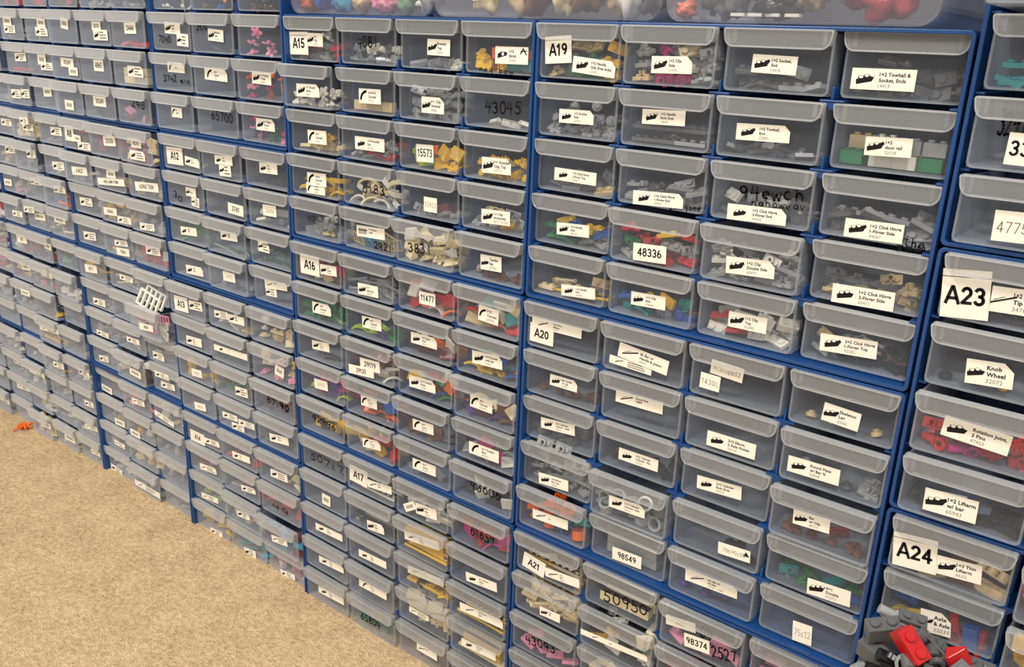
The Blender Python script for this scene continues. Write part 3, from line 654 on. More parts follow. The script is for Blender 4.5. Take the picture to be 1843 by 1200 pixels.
# ------------------------------------------------------------------ stickers and writing
FONT = bpy.data.fonts.load('<builtin>') if '<builtin>' in bpy.data.fonts else None
_tc = {}
def text_geo(txt, bold=0.0, shear=0.0):
    """text as flat polygons, height of a capital = 1; returns verts2d, faces, width"""
    key = (txt, bold, shear)
    if key in _tc: return _tc[key]
    cu = bpy.data.curves.new('lettering', 'FONT'); cu.body = txt; cu.size = 1.0; cu.offset = bold; cu.shear = shear
    cu.resolution_u = 2; cu.space_character = 1.04
    o = bpy.data.objects.new('lettering', cu)
    me = bpy.data.meshes.new_from_object(o)
    vs = [(v.co.x / .7, v.co.y / .7) for v in me.vertices]; fs = [tuple(p.vertices) for p in me.polygons]
    bpy.data.objects.remove(o); bpy.data.meshes.remove(me); bpy.data.curves.remove(cu)
    if vs:
        x0 = min(v[0] for v in vs); vs = [(v[0] - x0, v[1]) for v in vs]; w = max(v[0] for v in vs)
    else: w = 0
    _tc[key] = (vs, fs, w); return _tc[key]
def put_text(b, txt, x, z, cap, y, mi=1, bold=.02, maxw=None, centre=False, shear=0):
    vs, fs, w = text_geo(txt, bold, shear)
    if not vs: return 0
    sx = cap
    if maxw and w * cap > maxw: sx = maxw / w
    x = x - w * sx / 2 if centre else x
    b.add([(x + v[0] * sx, y, z + v[1] * cap) for v in vs], fs, mi); return w * sx
def stroke(b, pts, w, y, mi=0):
    """flat pen stroke lying at depth y (x,z plane)"""
    for (x0, z0), (x1, z1) in zip(pts, pts[1:]):
        dx, dz = x1 - x0, z1 - z0; l = math.hypot(dx, dz) or 1; nx, nz = -dz / l * w / 2, dx / l * w / 2; ex, ez = dx / l * w * .3, dz / l * w * .3
        b.face([(x0 - ex + nx, y, z0 - ez + nz), (x0 - ex - nx, y, z0 - ez - nz), (x1 + ex - nx, y, z1 + ez - nz), (x1 + ex + nx, y, z1 + ez + nz)], mi)
def C(cx, cz, rx, rz, a0, a1, n=9): return [(cx + rx * math.cos(math.radians(a0 + (a1 - a0) * i / n)), cz + rz * math.sin(math.radians(a0 + (a1 - a0) * i / n))) for i in range(n + 1)]
PEN = {  # hand-drawn figures and letters in a 0-1 wide, 0-1 high cell
 '0': [C(.45, .5, .36, .5, 80, 440, 12)], '1': [[(.4, .98), (.46, .0)]], '2': [C(.4, .74, .32, .26, 160, -40, 7) + [(.1, .02), (.5, .08), (.9, .0)]],
 '3': [C(.38, .75, .3, .24, 150, -80, 7) + C(.4, .27, .36, .27, 80, -150, 8)], '4': [[(.3, .98), (.12, .45), (.85, .5)], [(.68, .9), (.62, -.08)]],
 '5': [[(.3, .95), (.22, .55)] + C(.4, .3, .36, .3, 110, -150, 9), [(.28, .96), (.85, .98)]], '6': [[(.62, 1.), (.25, .6)] + C(.42, .27, .32, .27, 160, 520, 11)],
 '7': [[(.08, .9), (.82, .95), (.42, .0)]], '8': [C(.45, .74, .25, .24, 270, -90, 10) + C(.45, .25, .32, .25, 90, 450, 10)],
 '9': [C(.42, .7, .3, .27, 10, 370, 11) + [(.7, .5), (.6, .0)]], 'X': [[(.05, .95), (.85, .0)], [(.85, .98), (.05, .0)]],
 'e': [[(.15, .3), (.7, .36)] + C(.42, .3, .3, .28, 20, 300, 8)], 'n': [[(.1, .55), (.14, .0)], C(.4, .2, .26, .34, 170, 0, 6) + [(.68, .0)]],
 'o': [C(.42, .27, .28, .27, 90, 450, 9)], 'r': [[(.15, .55), (.18, .0)], C(.45, .25, .28, .28, 170, 50, 5)], 'v': [[(.05, .55), (.35, .0), (.7, .55)]],
 'w': [[(.02, .55), (.22, .0), (.42, .45), (.62, .0), (.85, .55)]], 'g': [C(.4, .3, .27, .25, 30, 390, 8) + [(.68, .0), (.5, -.4), (.1, -.3)]],
 'y': [[(.1, .55), (.4, .1)], [(.72, .55), (.3, -.4)]], 'h': [[(.14, 1.), (.14, .0)], C(.4, .2, .26, .34, 170, 0, 6) + [(.66, .0)]], 't': [[(.4, .95), (.38, .05), (.6, .0)], [(.1, .6), (.7, .62)]],
 'c': [C(.45, .28, .3, .28, 50, 310, 8)], 'E': [[(.7, .95), (.15, .95), (.15, .0), (.75, .0)], [(.15, .5), (.6, .5)]], 'a': [C(.4, .28, .28, .27, 20, 380, 8) + [(.7, .0)]],
 'i': [[(.4, .5), (.42, .0)]], 'b': [[(.12, 1.), (.14, .05)] + C(.4, .27, .28, .27, 200, 530, 8)], 'm': [[(.08, .5), (.1, .0)], C(.27, .2, .16, .3, 170, 0, 5) + [(.43, .0)], C(.6, .2, .16, .3, 170, 0, 5) + [(.78, .0)]],
 'x': [[(.1, .55), (.7, .0)], [(.7, .55), (.1, .0)]]}
SANS = {'0': (.56, [C(.28, .5, .21, .43, 90, 450, 14)]), '1': (.42, [[(.04, .72), (.24, .93), (.24, .0)]]), '2': (.56, [C(.28, .68, .21, .25, 165, -30, 8) + [(.07, .07), (.52, .07)]]),
 '3': (.56, [C(.26, .71, .2, .22, 155, -90, 8), C(.26, .27, .22, .23, 90, -155, 9)]), '4': (.58, [[(.4, .0), (.4, .92), (.06, .27), (.56, .27)]]),
 '5': (.56, [[(.5, .93), (.14, .93), (.1, .5)] + C(.27, .3, .22, .25, 125, -155, 9)]), '6': (.56, [C(.28, .29, .21, .24, 90, 450, 12), C(.42, .4, .35, .54, 112, 190, 6)]),
 '7': (.54, [[(.05, .93), (.5, .93), (.2, .0)]]), '8': (.56, [C(.28, .72, .18, .21, 90, 450, 12), C(.28, .27, .21, .25, 90, 450, 12)]),
 '9': (.56, [C(.28, .7, .21, .24, 90, 450, 12), C(.14, .6, .35, .54, -68, 10, 6)]), 'A': (.7, [[(.02, .0), (.33, .96), (.39, .96), (.7, .0)], [(.15, .3), (.57, .3)]]),
 '-': (.34, [[(.04, .38), (.3, .38)]]), ' ': (.28, []), 'c': (.5, [C(.27, .34, .2, .3, 45, 315, 9)]), 'b': (.54, [[(.08, .95), (.08, .04)], C(.28, .33, .2, .3, 180, 540, 10)]),
 'L': (.52, [[(.09, .95), (.09, .06), (.5, .06)]]), 'M': (.74, [[(.08, .0), (.08, .94), (.36, .2), (.64, .94), (.64, .0)]]), 'H': (.62, [[(.08, .95), (.08, .0)], [(.54, .95), (.54, .0)], [(.08, .5), (.54, .5)]]),
 'O': (.7, [C(.35, .48, .28, .44, 90, 450, 14)]), 'Z': (.56, [[(.05, .93), (.5, .93), (.05, .06), (.53, .06)]]), 'I': (.24, [[(.1, .95), (.1, .0)]]), 'T': (.58, [[(.02, .93), (.56, .93)], [(.29, .93), (.29, .0)]]),
 'N': (.64, [[(.08, .0), (.08, .94), (.55, .04), (.55, .95)]]), 'p': (.54, [[(.08, .62), (.08, -.25)], C(.28, .33, .2, .3, 180, 540, 10)]), 'u': (.54, [[(.08, .64), (.08, .25)] + C(.27, .25, .19, .22, 180, 360, 6) + [(.46, .64)]])}
def put_sans(b, txt, cx, z, cap, y, maxw, weight, mi):
    tw = sum(SANS[c][0] + .12 for c in txt if c in SANS) - .12; sx = min(cap, maxw / tw); x = cx - tw * sx / 2
    for c in txt:
        if c not in SANS: continue
        w, st = SANS[c]
        for s_ in st:
            P = [(x + px * sx, z + pz * cap) for px, pz in s_]; stroke(b, P, weight * sx, y, mi)
            for q in P[1:-1]: b.face([(q[0] + weight * sx * .5 * math.cos(t * math.pi / 4), y - .01, q[1] + weight * sx * .5 * math.sin(t * math.pi / 4)) for t in range(8)], mi)
        x += (w + .12) * sx
def hand_mesh(txt, w, h, seed):
    r = random.Random(seed); b = MB(); n = len(txt); cw = w / n
    for i, ch in enumerate(txt):
        j = (r.uniform(-.06, .06), r.uniform(-.08, .08), r.uniform(.9, 1.08), r.uniform(-.12, .12))
        for st in PEN.get(ch, []):
            pts = [(-w / 2 + cw * (i + .04 + j[0] + .98 * px + j[3] * (pz - .5) * .3), h * (j[1] + pz * j[2]) - h / 2) for px, pz in st]
            stroke(b, pts, 1.15 if h > 5.5 else .65, 0)
    if not b.v: return None
    return b.mesh('handwriting', MARKER)
def sticker_mesh(kind, txt, w, h, seed):
    r = random.Random(seed); b = MB(); hw, hh = w / 2, h / 2
    cut = r.random() < .3 and kind in 'pqw'
    o = [(-hw, -hh), (hw, -hh), (hw, hh), (-hw, hh)]
    if cut: o = [(-hw, -hh), (hw, -hh), (hw, hh * .3), (hw - h * .35, hh), (-hw, hh)]
    b.prism(o, -.22, 0)
    y = -.26
    lines = txt.split('|') if txt else []
    legible = any(len(s) > 1 for s in lines)
    if kind == 'a':
        put_sans(b, txt, 0, -h * .2, min(h * .42, 9.5), y, w * .82, .185, 1)
        b.face([(-hw, y + .01, hh * .72), (hw, y + .01, hh * .72), (hw, y + .01, hh * .68), (-hw, y + .01, hh * .68)], 2)
        return b.mesh('sticker', [PAPER, INK, PALE_INK])
    if kind in 'nt':
        if len(txt) > 1: put_sans(b, txt, 0, -h * .2, h * (.46 if kind == 'n' else .36), y, w * .84, .165 if kind == 'n' else .09, 1 if kind == 'n' else 2)
        else:
            for k in range(4): b.box(-hw * .6 + k * hw * .32, -hw * .6 + k * hw * .32 + hw * .2, y, y + .02, -h * .18, h * .2, 2)
        if '▲' in txt: b.face([(hw * .55, y, -.5), (hw * .95, y, -.5), (hw * .75, y, 3)], 1)
        return b.mesh('sticker', [PAPER, INK, PALE_INK])
    # picture on the left
    px = -hw + w * .22; s = min(h * .36, w * .16)
    if kind == 'p':
        v = r.randrange(3)
        b.face([(px - s * 1.1, y, -s * .75), (px + s * .9, y, -s * .3), (px + s * 1.2, y, s * .25), (px + s * .2, y, s * .5), (px - s * 1.2, y, -s * .1)], 1)
        for k in range(2 + (v == 2)):
            cx, cz = px - s * .55 + k * s * .75, s * (.18 + .2 * k)
            b.face([(cx + s * .42 * math.cos(t * math.pi / 5), y - .01, cz + s * .3 * math.sin(t * math.pi / 5)) for t in range(10)], 1)
            b.face([(cx + s * .3 * math.cos(t * math.pi / 5), y - .02, cz + s * .06 + s * .2 * math.sin(t * math.pi / 5)) for t in range(10)], 0)
        if v == 0: b.face([(px + s * .6, y - .01, 0), (px + s * 1.35, y - .01, s * .3), (px + s * 1.2, y - .01, s * .75), (px + s * .6, y - .01, s * .5)], 1)
    elif kind == 'q': stroke(b, C(px + s * .9, -s * .8, s * 1.7, s * 1.7, 175, 95, 6), s * .5, y, 1)
    elif kind == 'w':
        stroke(b, [(px - s * 1.3, -s * .5), (px + s * 1.7, s * .6)], s * .25, y, 1); stroke(b, [(px - s * 1.0, -s * .1), (px + s * .3, s * .45)], s * .12, y, 2)
    elif kind == 'f':
        for k in range(6): b.box(px - s * 1.4 + k * s * .5, px - s * 1.15 + k * s * .5, y, y + .02, -s * .7, s * .7, 1)
        stroke(b, [(px - s * 1.5, s * .3), (px + s * 1.6, s * .3)], s * .2, y, 1)
    elif kind == 'k':
        b.face([(px - s, y, -s * .5), (px + s, y, 0), (px + s, y, s * .5), (px - s * .2, y, s * .6), (px - s, y, s * .2)], 1)
        b.face([(px + s * .1 + s * .3 * math.cos(t * math.pi / 5), y - .01, s * .2 + s * .3 * math.sin(t * math.pi / 5)) for t in range(10)], 0)
        stroke(b, [(hw * .55, hh * .2), (hw * .7, hh * .8), (hw * .9, hh * .1)], .9, y, 1); stroke(b, [(hw * .55, hh * .45), (hw * .9, hh * .55)], .7, y, 1)
    tx = -hw + w * .44; tw = w * .52
    if legible:
        n = max(3, len(lines)); lh = h * .8 / n
        for k, s_ in enumerate(lines):
            if s_: put_text(b, s_, tx, h * .36 - lh * (k + .78), lh * .62, y, 1 if k < len(lines) - 1 or len(lines) < 3 else 2, .03 if k < 2 else 0, tw)
    else:
        for k in range(3):
            z = h * .26 - k * h * .26; b.box(tx, tx + tw * r.uniform(.5, .95), y, y + .02, z - h * .06, z + h * .05, 2)
    return b.mesh('sticker', [PAPER, INK, PALE_INK])

# ------------------------------------------------------------------ cabinets
W_, D_ = 0, 150.0
def cabinet_frame(W, H, nc, nr):
    """blue shell, origin at the bottom left front corner"""
    b = MB(); t = 2.3
    o = rrect(0, W, 0, H, 3.5, 3.5, 4); i = rrect(t, W - t, t, H - t, 2.0, 2.0, 4)
    b.ring(o, i, -1.5, D_)
    b.box(t, W - t, D_ - 2, D_, t, H - t)
    p = W / nc; q = (H - 2.4) / nr
    for c in range(1, nc): b.box(c * p - .8, c * p + .8, 16.0, D_ - 2, t, H - t)
    for r_ in range(1, nr):
        z = H - 1.2 - r_ * q
        for c in range(nc + 1):
            x0, x1 = max(t, c * p - 7), min(W - t, c * p + 7)
            b.box(x0, x1, 2.0, D_ - 2, z - .2, z + 1.2)
            if 0 < c < nc:   # short upright and gusset at the crossing of the runners
                b.box(c * p - .8, c * p + .8, 2.4, 16.0, z + 1.2, z + 8.5)
                b.prism([(c * p - 5, z - .2), (c * p + 5, z - .2), (c * p + .8, z - 4.5), (c * p - .8, z - 4.5)], 2.6, 4.2)
    return b.mesh('frame', BLUE, bevel=.5, segs=2)
ORD = ['first', 'second', 'third', 'fourth', 'fifth']
CABLABEL = {
 'A2': 'blue drawer cabinet at the far left edge, upper one', 'A2b': 'blue drawer cabinet at the far left edge, second from the top', 'A2c': 'blue drawer cabinet at the far left edge, above the lowest one', 'A2d': 'blue drawer cabinet at the far left edge, lowest, on the carpet',
 'A3': 'blue cabinet of clear drawers, topmost of the stack left of the A8 cabinet', 'A4': 'blue cabinet of clear drawers beside the A8 cabinet, directly above the A5 cabinet', 'A5': 'blue cabinet of clear drawers with the A5 sticker on its first drawer', 'A6': 'blue cabinet of clear drawers on the carpet under the A5 cabinet, by the orange piece',
 'A7': 'blue cabinet of clear drawers directly above the A8 cabinet', 'A8': 'blue cabinet of clear drawers with the A8 sticker and pink pieces inside', 'A9': 'blue cabinet with a drawer pulled out under a white lattice piece', 'A10': 'blue cabinet on the carpet below the one with the white lattice piece',
 'A11': 'blue cabinet with drawers of pink flowers, directly above the A12 cabinet', 'A12': 'blue cabinet of clear drawers with the A12 sticker and green grass pieces', 'A13': 'blue cabinet of clear drawers with the A13 sticker on its first drawer', 'A14': 'blue cabinet on the carpet with the A14 sticker on its first drawer',
 'A15': 'blue twenty-drawer cabinet with the A15 sticker on its top left drawer', 'A16': 'blue twenty-drawer cabinet with the A16 sticker on its top left drawer', 'A17': 'blue twenty-drawer cabinet on the carpet with the A17 sticker in its top row',
 'A19': 'blue twenty-drawer cabinet with the A19 sticker on its top left drawer', 'A20': 'blue twenty-drawer cabinet with the A20 sticker on its top left drawer', 'A21': 'blue twenty-drawer cabinet with the A21 sticker, lowest of the middle right stack',
 'A22': 'blue cabinet at the upper right edge directly above the A23 cabinet', 'A23': 'blue cabinet at the right edge with the A23 sticker on its first drawer', 'A24': 'blue cabinet at the right edge with the A24 sticker and an overflowing drawer', }
CABSHORT = {'A3': 'cabinet two above A5', 'A4': 'cabinet above A5', 'A6': 'cabinet under A5', 'A7': 'cabinet above A8', 'A9': 'cabinet under A8', 'A10': 'bottom cabinet below A8', 'A11': 'cabinet above A12', 'A22': 'cabinet above A23',
            'A2': 'far left top cabinet', 'A2b': 'far left second cabinet', 'A2c': 'far left third cabinet', 'A2d': 'far left bottom cabinet'}
DR = {}
for cn, (a, b_, za, zb, nc, nr) in CABINETS.items():
    if cn == 'A25': continue
    root = bpy.data.objects.new('drawer_cabinet', None); COL.objects.link(root); root.empty_display_size = .05
    root.location = (a, 0, za)
    tag(root, CABLABEL[cn], 'drawer cabinet', 'stacked blue small-parts cabinets')
    W, H = (b_ - a) * 1000, (zb - za) * 1000
    obj('frame', cabinet_frame(W, H, nc, nr), root)
    off = 3.5 if cn in ('A22', 'A23', 'A24') else 0
    pw = (W - off) / nc; ph = (H - 2.4) / nr
    dw = pw - 5.4; dm, hm = drawer_meshes(dw)
    for r_ in range(nr):
        for c_ in range(nc):
            if cn in ('A22', 'A23', 'A24') and c_ > 1: continue
            pull = PULL[cn][r_][c_]
            x, z, y = off + c_ * pw + pw / 2, H - 1.2 - (r_ + 1) * ph + (ph - HF - .6), -pull
            rot = (0, 0, 0)
            if cn == 'A24' and (r_, c_) == (2, 0): y, z, rot = -48, z - 13, (math.radians(14), 0, 0)
            d = obj('drawer', dm, root, (x * .001, y * .001, z * .001), rot)
            obj('handle', hm, d)
            DR[(cn, r_, c_)] = (a * 1000 + x, y, za * 1000 + z, pw, rot[0])
    for k, (r_, c_, cx, cz, w, h, ang, kind, txt) in enumerate(STICKERS.get(cn, [])):
        dpar = None
        X, Y, Z_, pw_, rr = DR[(cn, r_, c_)]
        # find the drawer object again by its place
        for ch in root.children:
            if ch.name.startswith('drawer') and abs(ch.location.x * 1000 + a * 1000 - X) < .1 and abs(ch.location.z * 1000 + za * 1000 - Z_) < .1: dpar = ch
        seed = zlib.crc32(('%s%d%d%d%s' % (cn, r_, c_, k, txt)).encode())
        dz = ph - HF - .6
        if kind == 'h':
            me = hand_mesh(txt, w, h, seed); nm = 'handwriting'; yy = -.15
        else: me = sticker_mesh(kind, txt, w, h, seed); nm = 'sticker'; yy = -.02 - .3 * (k % 3)
        if me is None: continue
        lift = -5.6 if cz - dz + h * .3 > HF - 10.8 + 6 and kind == 'h' else 0
        if kind != 'h' and cz - dz + h / 2 > HF - 10.6: yy = -5.55 if cz - dz > HF - 12 else yy
        obj(nm, me, dpar, (cx * .001, (yy + lift) * .001, (cz - dz) * .001), (0, -math.radians(ang), 0))

# ------------------------------------------------------------------ toy pieces
def stud(b, x, y, z, r=2.4): b.cyl((x, y, z), r, 1.7, 'z', 10)
def piece_meshes():
    P = {}
    def done(k, nm, b, bevel=.25): P[k] = (nm, b.mesh(nm, TOY['g'], bevel=bevel, segs=1))
    b = MB().box(-8, 8, -4, 4, 0, 3.2); stud(b, -4, 0, 3.2); stud(b, 4, 0, 3.2); done('P', 'toy_plate', b)
    b = MB().box(-8, 8, -4, 4, 0, 9.6); stud(b, -4, 0, 9.6); stud(b, 4, 0, 9.6); done('B', 'toy_brick', b)
    b = MB().box(-8, 8, -4, 4, 0, 3.2); stud(b, -4, 0, 3.2); stud(b, 4, 0, 3.2)
    b.ring(C(0, 0, 3.2, 3.2, -60, 240, 9), C(0, 0, 1.7, 1.7, -60, 240, 9), 4, 8, closed=False, axis='z'); b.box(-2, 2, -7, -4, .4, 2.6); done('C', 'toy_clip_plate', b)
    b = MB().box(-8, 8, -4, 4, 0, 3.2); b.box(-7.6, 7.6, -3.6, 3.6, 3.2, 3.5); done('T', 'toy_tile', b)
    b = MB().cyl((-14, 0, 1.6), 1.6, 28, 'x', 10); b.cyl((-15, 0, 1.6), 2.5, 2, 'x', 10); b.cyl((13, 0, 1.6), 2.5, 2, 'x', 10); done('R', 'toy_bar', b, 0)
    b = MB().cyl((0, 0, 0), 4, 3.2, 'z', 14); stud(b, 0, 0, 3.2); done('O', 'toy_round_plate', b)
    b = MB().prism([(-4, 0), (4, 0), (4, 9.6), (2, 9.6), (-4, 2)], -8, 8, 'x'); done('S', 'toy_slope', b)
    o = C(0, -14, 22, 22, 35, 145, 10); i = C(0, -14, 18.5, 18.5, 35, 145, 10); b = MB(); b.ring(o, i, -4, 4, closed=False); done('A', 'toy_curved_piece', b)
    b = MB()
    for k in range(5):
        t = k * 72; M = Matrix.Rotation(math.radians(t), 4, 'Z'); b.prism([(0, 0), (3.2, -2), (6, -1.6), (7, 0), (6, 1.6), (3.2, 2)], 0, 1.6, 'z', M=M)
    b.cyl((0, 0, 0), 2.2, 4, 'z', 8); done('F', 'toy_flower', b, 0)
    b = MB().box(-8, 5, -4, 4, 0, 3.2); stud(b, -4, 0, 3.2); b.cyl((7, -4, 2.6), 2.6, 2.4, 'y', 10); b.cyl((7, 1.6, 2.6), 2.6, 2.4, 'y', 10); b.box(5, 7, -4, -1.6, .4, 3); b.box(5, 7, 1.6, 4, .4, 3); done('H', 'toy_hinge_plate', b)
    b = MB(); b.ring(C(0, 0, 7.6, 7.6, 0, 337.5, 15), C(0, 0, 5, 5, 0, 337.5, 15), 0, 9.6, axis='z'); b.box(-10, -7, -2, 2, 3, 7); b.cyl((-11, -2, 5), 2.6, 4, 'y', 10); done('Y', 'toy_cylinder_joint', b)
    b = MB()
    out = arc(-8, 0, 3.9, 90, 270, 6) + arc(8, 0, 3.9, -90, 90, 6)
    b.prism([(x, z) for x, z in out], -3.6, -2.4); b.prism(out, 2.4, 3.6)
    for x in (-8, 0, 8): b.ring(C(x, 0, 3.9, 3.9, 0, 337, 12), C(x, 0, 2.5, 2.5, 0, 337, 12), -2.4, 2.4)
    for x in (-8, 0, 8): b.ring(C(x, 0, 3.2, 3.2, 0, 337, 12), C(x, 0, 2.5, 2.5, 0, 337, 12), -3.9, 3.9)
    done('L', 'toy_beam', b, 0)
    b = MB().box(-8, 4, -4, 4, 0, 3.2); stud(b, -4, 0, 3.2); b.cyl((4, 0, 2), 1.4, 4, 'x', 8)
    sph = bmesh.new(); bmesh.ops.create_icosphere(sph, subdivisions=2, radius=3.1); b.add([(v.co.x + 9.5, v.co.y, v.co.z + 2.6) for v in sph.verts], [[v.index for v in f.verts] for f in sph.faces]); sph.free(); done('W', 'toy_ball_joint_plate', b)
    b = MB().box(-16, 16, -1.2, 1.2, 0, 2); b.box(-16, 16, -1.2, 1.2, 15, 17)
    for k in range(5): b.box(-16 + k * 7.4, -13.6 + k * 7.4, -1.2, 1.2, 2, 15)
    done('G', 'toy_lattice', b)
    b = MB().cyl((-9, 0, 3), 3.4, 11, 'x', 12); b.ring(C(7, 3, 5, 5, 0, 330, 12), C(7, 3, 2.6, 2.6, 0, 330, 12), -4, -1.2); b.ring(C(7, 3, 5, 5, 0, 330, 12), C(7, 3, 2.6, 2.6, 0, 330, 12), 1.2, 4); b.box(1, 4.5, -4, 4, 0, 6); done('N', 'toy_axle_joint', b)
    b = MB().box(-32, 32, -4, 4, 0, 3.2)
    for k in range(8): stud(b, -28 + 8 * k, 0, 3.2)
    done('Q', 'toy_long_plate', b)
    b = MB().box(-26, 26, -3.4, 3.4, 0, 9.4); done('U', 'toy_long_strip', b)
    b = MB()   # spiky leaf
    for k in range(9):
        t = math.radians(k * 40 + 10); l = 11 + 4 * math.sin(k * 2.3)
        b.tube([(0, 0, 2), (l * .5 * math.cos(t), l * .5 * math.sin(t), 4.5 + (k % 3)), (l * math.cos(t), l * math.sin(t), 2 + 3 * (k % 2))], [2.2, 1.8, .8], 6)
    done('K', 'toy_spiky_leaf', b, 0)
    return P
PC = piece_meshes()
GROUPN = {}
def piece(kind, col, loc, rot, label, group, scale=1.0):
    nm, me = PC[kind]
    o = bpy.data.objects.new(nm, me); COL.objects.link(o)
    o.location = [v * .001 for v in loc]; o.rotation_euler = rot
    if scale != 1: o.scale = (scale,) * 3
    o.material_slots[0].link = 'OBJECT'; o.material_slots[0].material = TOY[col]
    tag(o, label, nm.replace('_', ' ').replace('toy ', 'toy ').replace('clip plate', 'plate').replace('round plate', 'plate').replace('hinge plate', 'plate').replace('ball joint plate', 'plate'), group)
    return o
NICE = {k: v[0].replace('toy_', '').replace('_', ' ') for k, v in PC.items()}
def where(cn, r_, c_):
    return '%s drawer, %s row, %s' % (ORD[c_], ORD[r_], CABSHORT.get(cn, cn + ' cabinet'))
for cn, dd in CONTENTS.items():
    for (r_, c_), spec in dd.items():
        if (cn, r_, c_) not in DR: continue
        cols, kinds, fill = spec.split(':'); aligned = fill.endswith('!'); fill = float(fill.rstrip('!'))
        X, Y, Z_, pw, tilt = DR[(cn, r_, c_)]
        rnd = random.Random(zlib.crc32((cn + str(r_) + str(c_)).encode()))
        near = cn in ('A15', 'A16', 'A17', 'A19', 'A20', 'A21', 'A22', 'A23', 'A24')
        nx = 4 if near else 3
        slots = [(k, j, i) for k in range(3) for j in range(2 if near else 1) for i in range(nx)]
        n = max(1, round(fill * len(slots)))
        # fill layer by layer, a little unevenly
        slots.sort(key=lambda s: s[0] * 10 + s[1] * 2.2 + rnd.random() * 4)
        for k, j, i in slots[:n]:
            span = pw - 26
            x = X - span / 2 + i * span / (nx - 1) + rnd.uniform(-1.5, 1.5)
            y = Y + 9 + j * 11 + rnd.uniform(-.5, 1.5); z = Z_ + 2.2 + k * 8.4
            kd = rnd.choice(kinds); kd = rnd.choice('PHSBTO') if kd == 'C' and not near else kd; cl = rnd.choice(cols)
            sc_ = .8 if kd in 'BYNALCH' else .9
            if kd in 'QU': x = X
            if kd in 'R': sc_ = .7
            if kd == 'A': sc_ = .55
            if kd == 'G': sc_ = .6
            if aligned: rot = (rnd.uniform(-.06, .06), 0, rnd.uniform(-.1, .1))
            elif kd in 'QU': rot = (0, 0, rnd.uniform(-.04, .04)); sc_ = .85
            else: rot = (rnd.uniform(-.5, .5) + rnd.choice((0, 0, 1.3)), rnd.uniform(-.35, .35), rnd.uniform(-.7, .7))
            if kd in 'RG' and not aligned: rot = (rnd.uniform(-.2, .2), rnd.uniform(-.25, .25), rnd.uniform(-.25, .25))
            cname = SHADES[cl][0]
            piece(kd, cl, (x, y + (4.5 if rot[0] > .8 else 0), z + (2 if rot[0] > .8 else 0)), rot, '%s toy %s in the %s' % (cname, NICE[kd], where(cn, r_, c_)), 'toy pieces in the ' + where(cn, r_, c_), sc_)
# ------------------------------------------------------------------ clear bins on top of the cabinets
def bin_(u0, u1, y0, label, seed):
    """open clear bin with a rolled rim; u range in mm along the wall"""
    root = bpy.data.objects.new('storage_bin', None); COL.objects.link(root); root.location = ((u0 + u1) * .0005, y0 * .001, .6006)
    tag(root, label, 'bin', 'clear bins on top of the cabinets')
    w = (u1 - u0) / 2; b = MB()
    o = rrect(-w, w, 0, 100, 11, 2, 6); i = rrect(-w + 1.6, w - 1.6, 1.6, 101, 9.6, 2, 6)
    b.prism(o, 0, 1.6); b.prism(o, 128.4, 130)
    n = len(o); order = [j % n for j in range(n)]
    top = [j for j in order if o[j][1] < 99]
    k0 = top.index(min(top, key=lambda j: (o[j][0], -o[j][1]))); seq = top
    # walls from the upper left corner down, along the bottom and up on the right
    lo = arc(-w + 11, 11, 11, 180, 270, 6) + arc(w - 11, 11, 11, 270, 360, 6); li = arc(-w + 11, 11, 9.4, 180, 270, 6) + arc(w - 11, 11, 9.4, 270, 360, 6)
    b.ring([(-w, 100)] + lo + [(w, 100)], [(-w + 1.6, 100)] + li + [(w - 1.6, 100)], 1.6, 128.4, closed=False)
    obj('bin_body', b.mesh('bin_body', BIN), root)
    r = MB(); r.ring(rrect(-w - 3, w + 3, -3, 133, 8, 8), rrect(-w, w, 0, 130, 6, 6), 97, 101, axis='z'); obj('bin_rim', r.mesh('bin_rim', BIN), root)
    return root
bin_(-661, -491, 3, 'clear plastic bin of blue, teal and pink toy pieces above the A15 cabinet', 1)
b2 = bin_(-487, -292, 0, 'clear plastic bin with a white sticker above the seam of A15 and A19 cabinets', 2)
bin_(-288, -127, -1, 'clear plastic bin holding a big red cluster above the A19 cabinet', 3)
obj('sticker', sticker_mesh('n', '4', 26, 14, 5), b2, (-.046, -.0003, .0195), (0, math.radians(-6), 0))
def lump(name, col, loc, size, seed, label, grp, bumps=5):
    r = random.Random(seed); bm = bmesh.new(); bmesh.ops.create_icosphere(bm, subdivisions=3, radius=1)
    ph = [(r.uniform(0, 6), r.uniform(0, 6), r.uniform(0, 6)) for _ in range(3)]
    for v in bm.verts:
        d = 1 + .26 * math.sin(bumps * v.co.x + ph[0][0]) * math.sin(bumps * v.co.z + ph[0][1]) + .16 * math.sin(2 * bumps * v.co.y + 1.7 * bumps * v.co.x + ph[1][0]) + .1 * math.sin(3.1 * bumps * v.co.z + ph[1][1])
        v.co = Vector((v.co.x * d * size[0], v.co.y * d * size[1], v.co.z * d * size[2])) * .001
    me = bpy.data.meshes.new(name); bm.to_mesh(me); bm.free(); me.materials.append(TOY[col])
    for p in me.polygons: p.use_smooth = True
    o = obj(name, me, None, [v * .001 for v in loc]); tag(o, label, 'toy piece', grp); return o
g1 = 'toy pieces in the bin above A15'
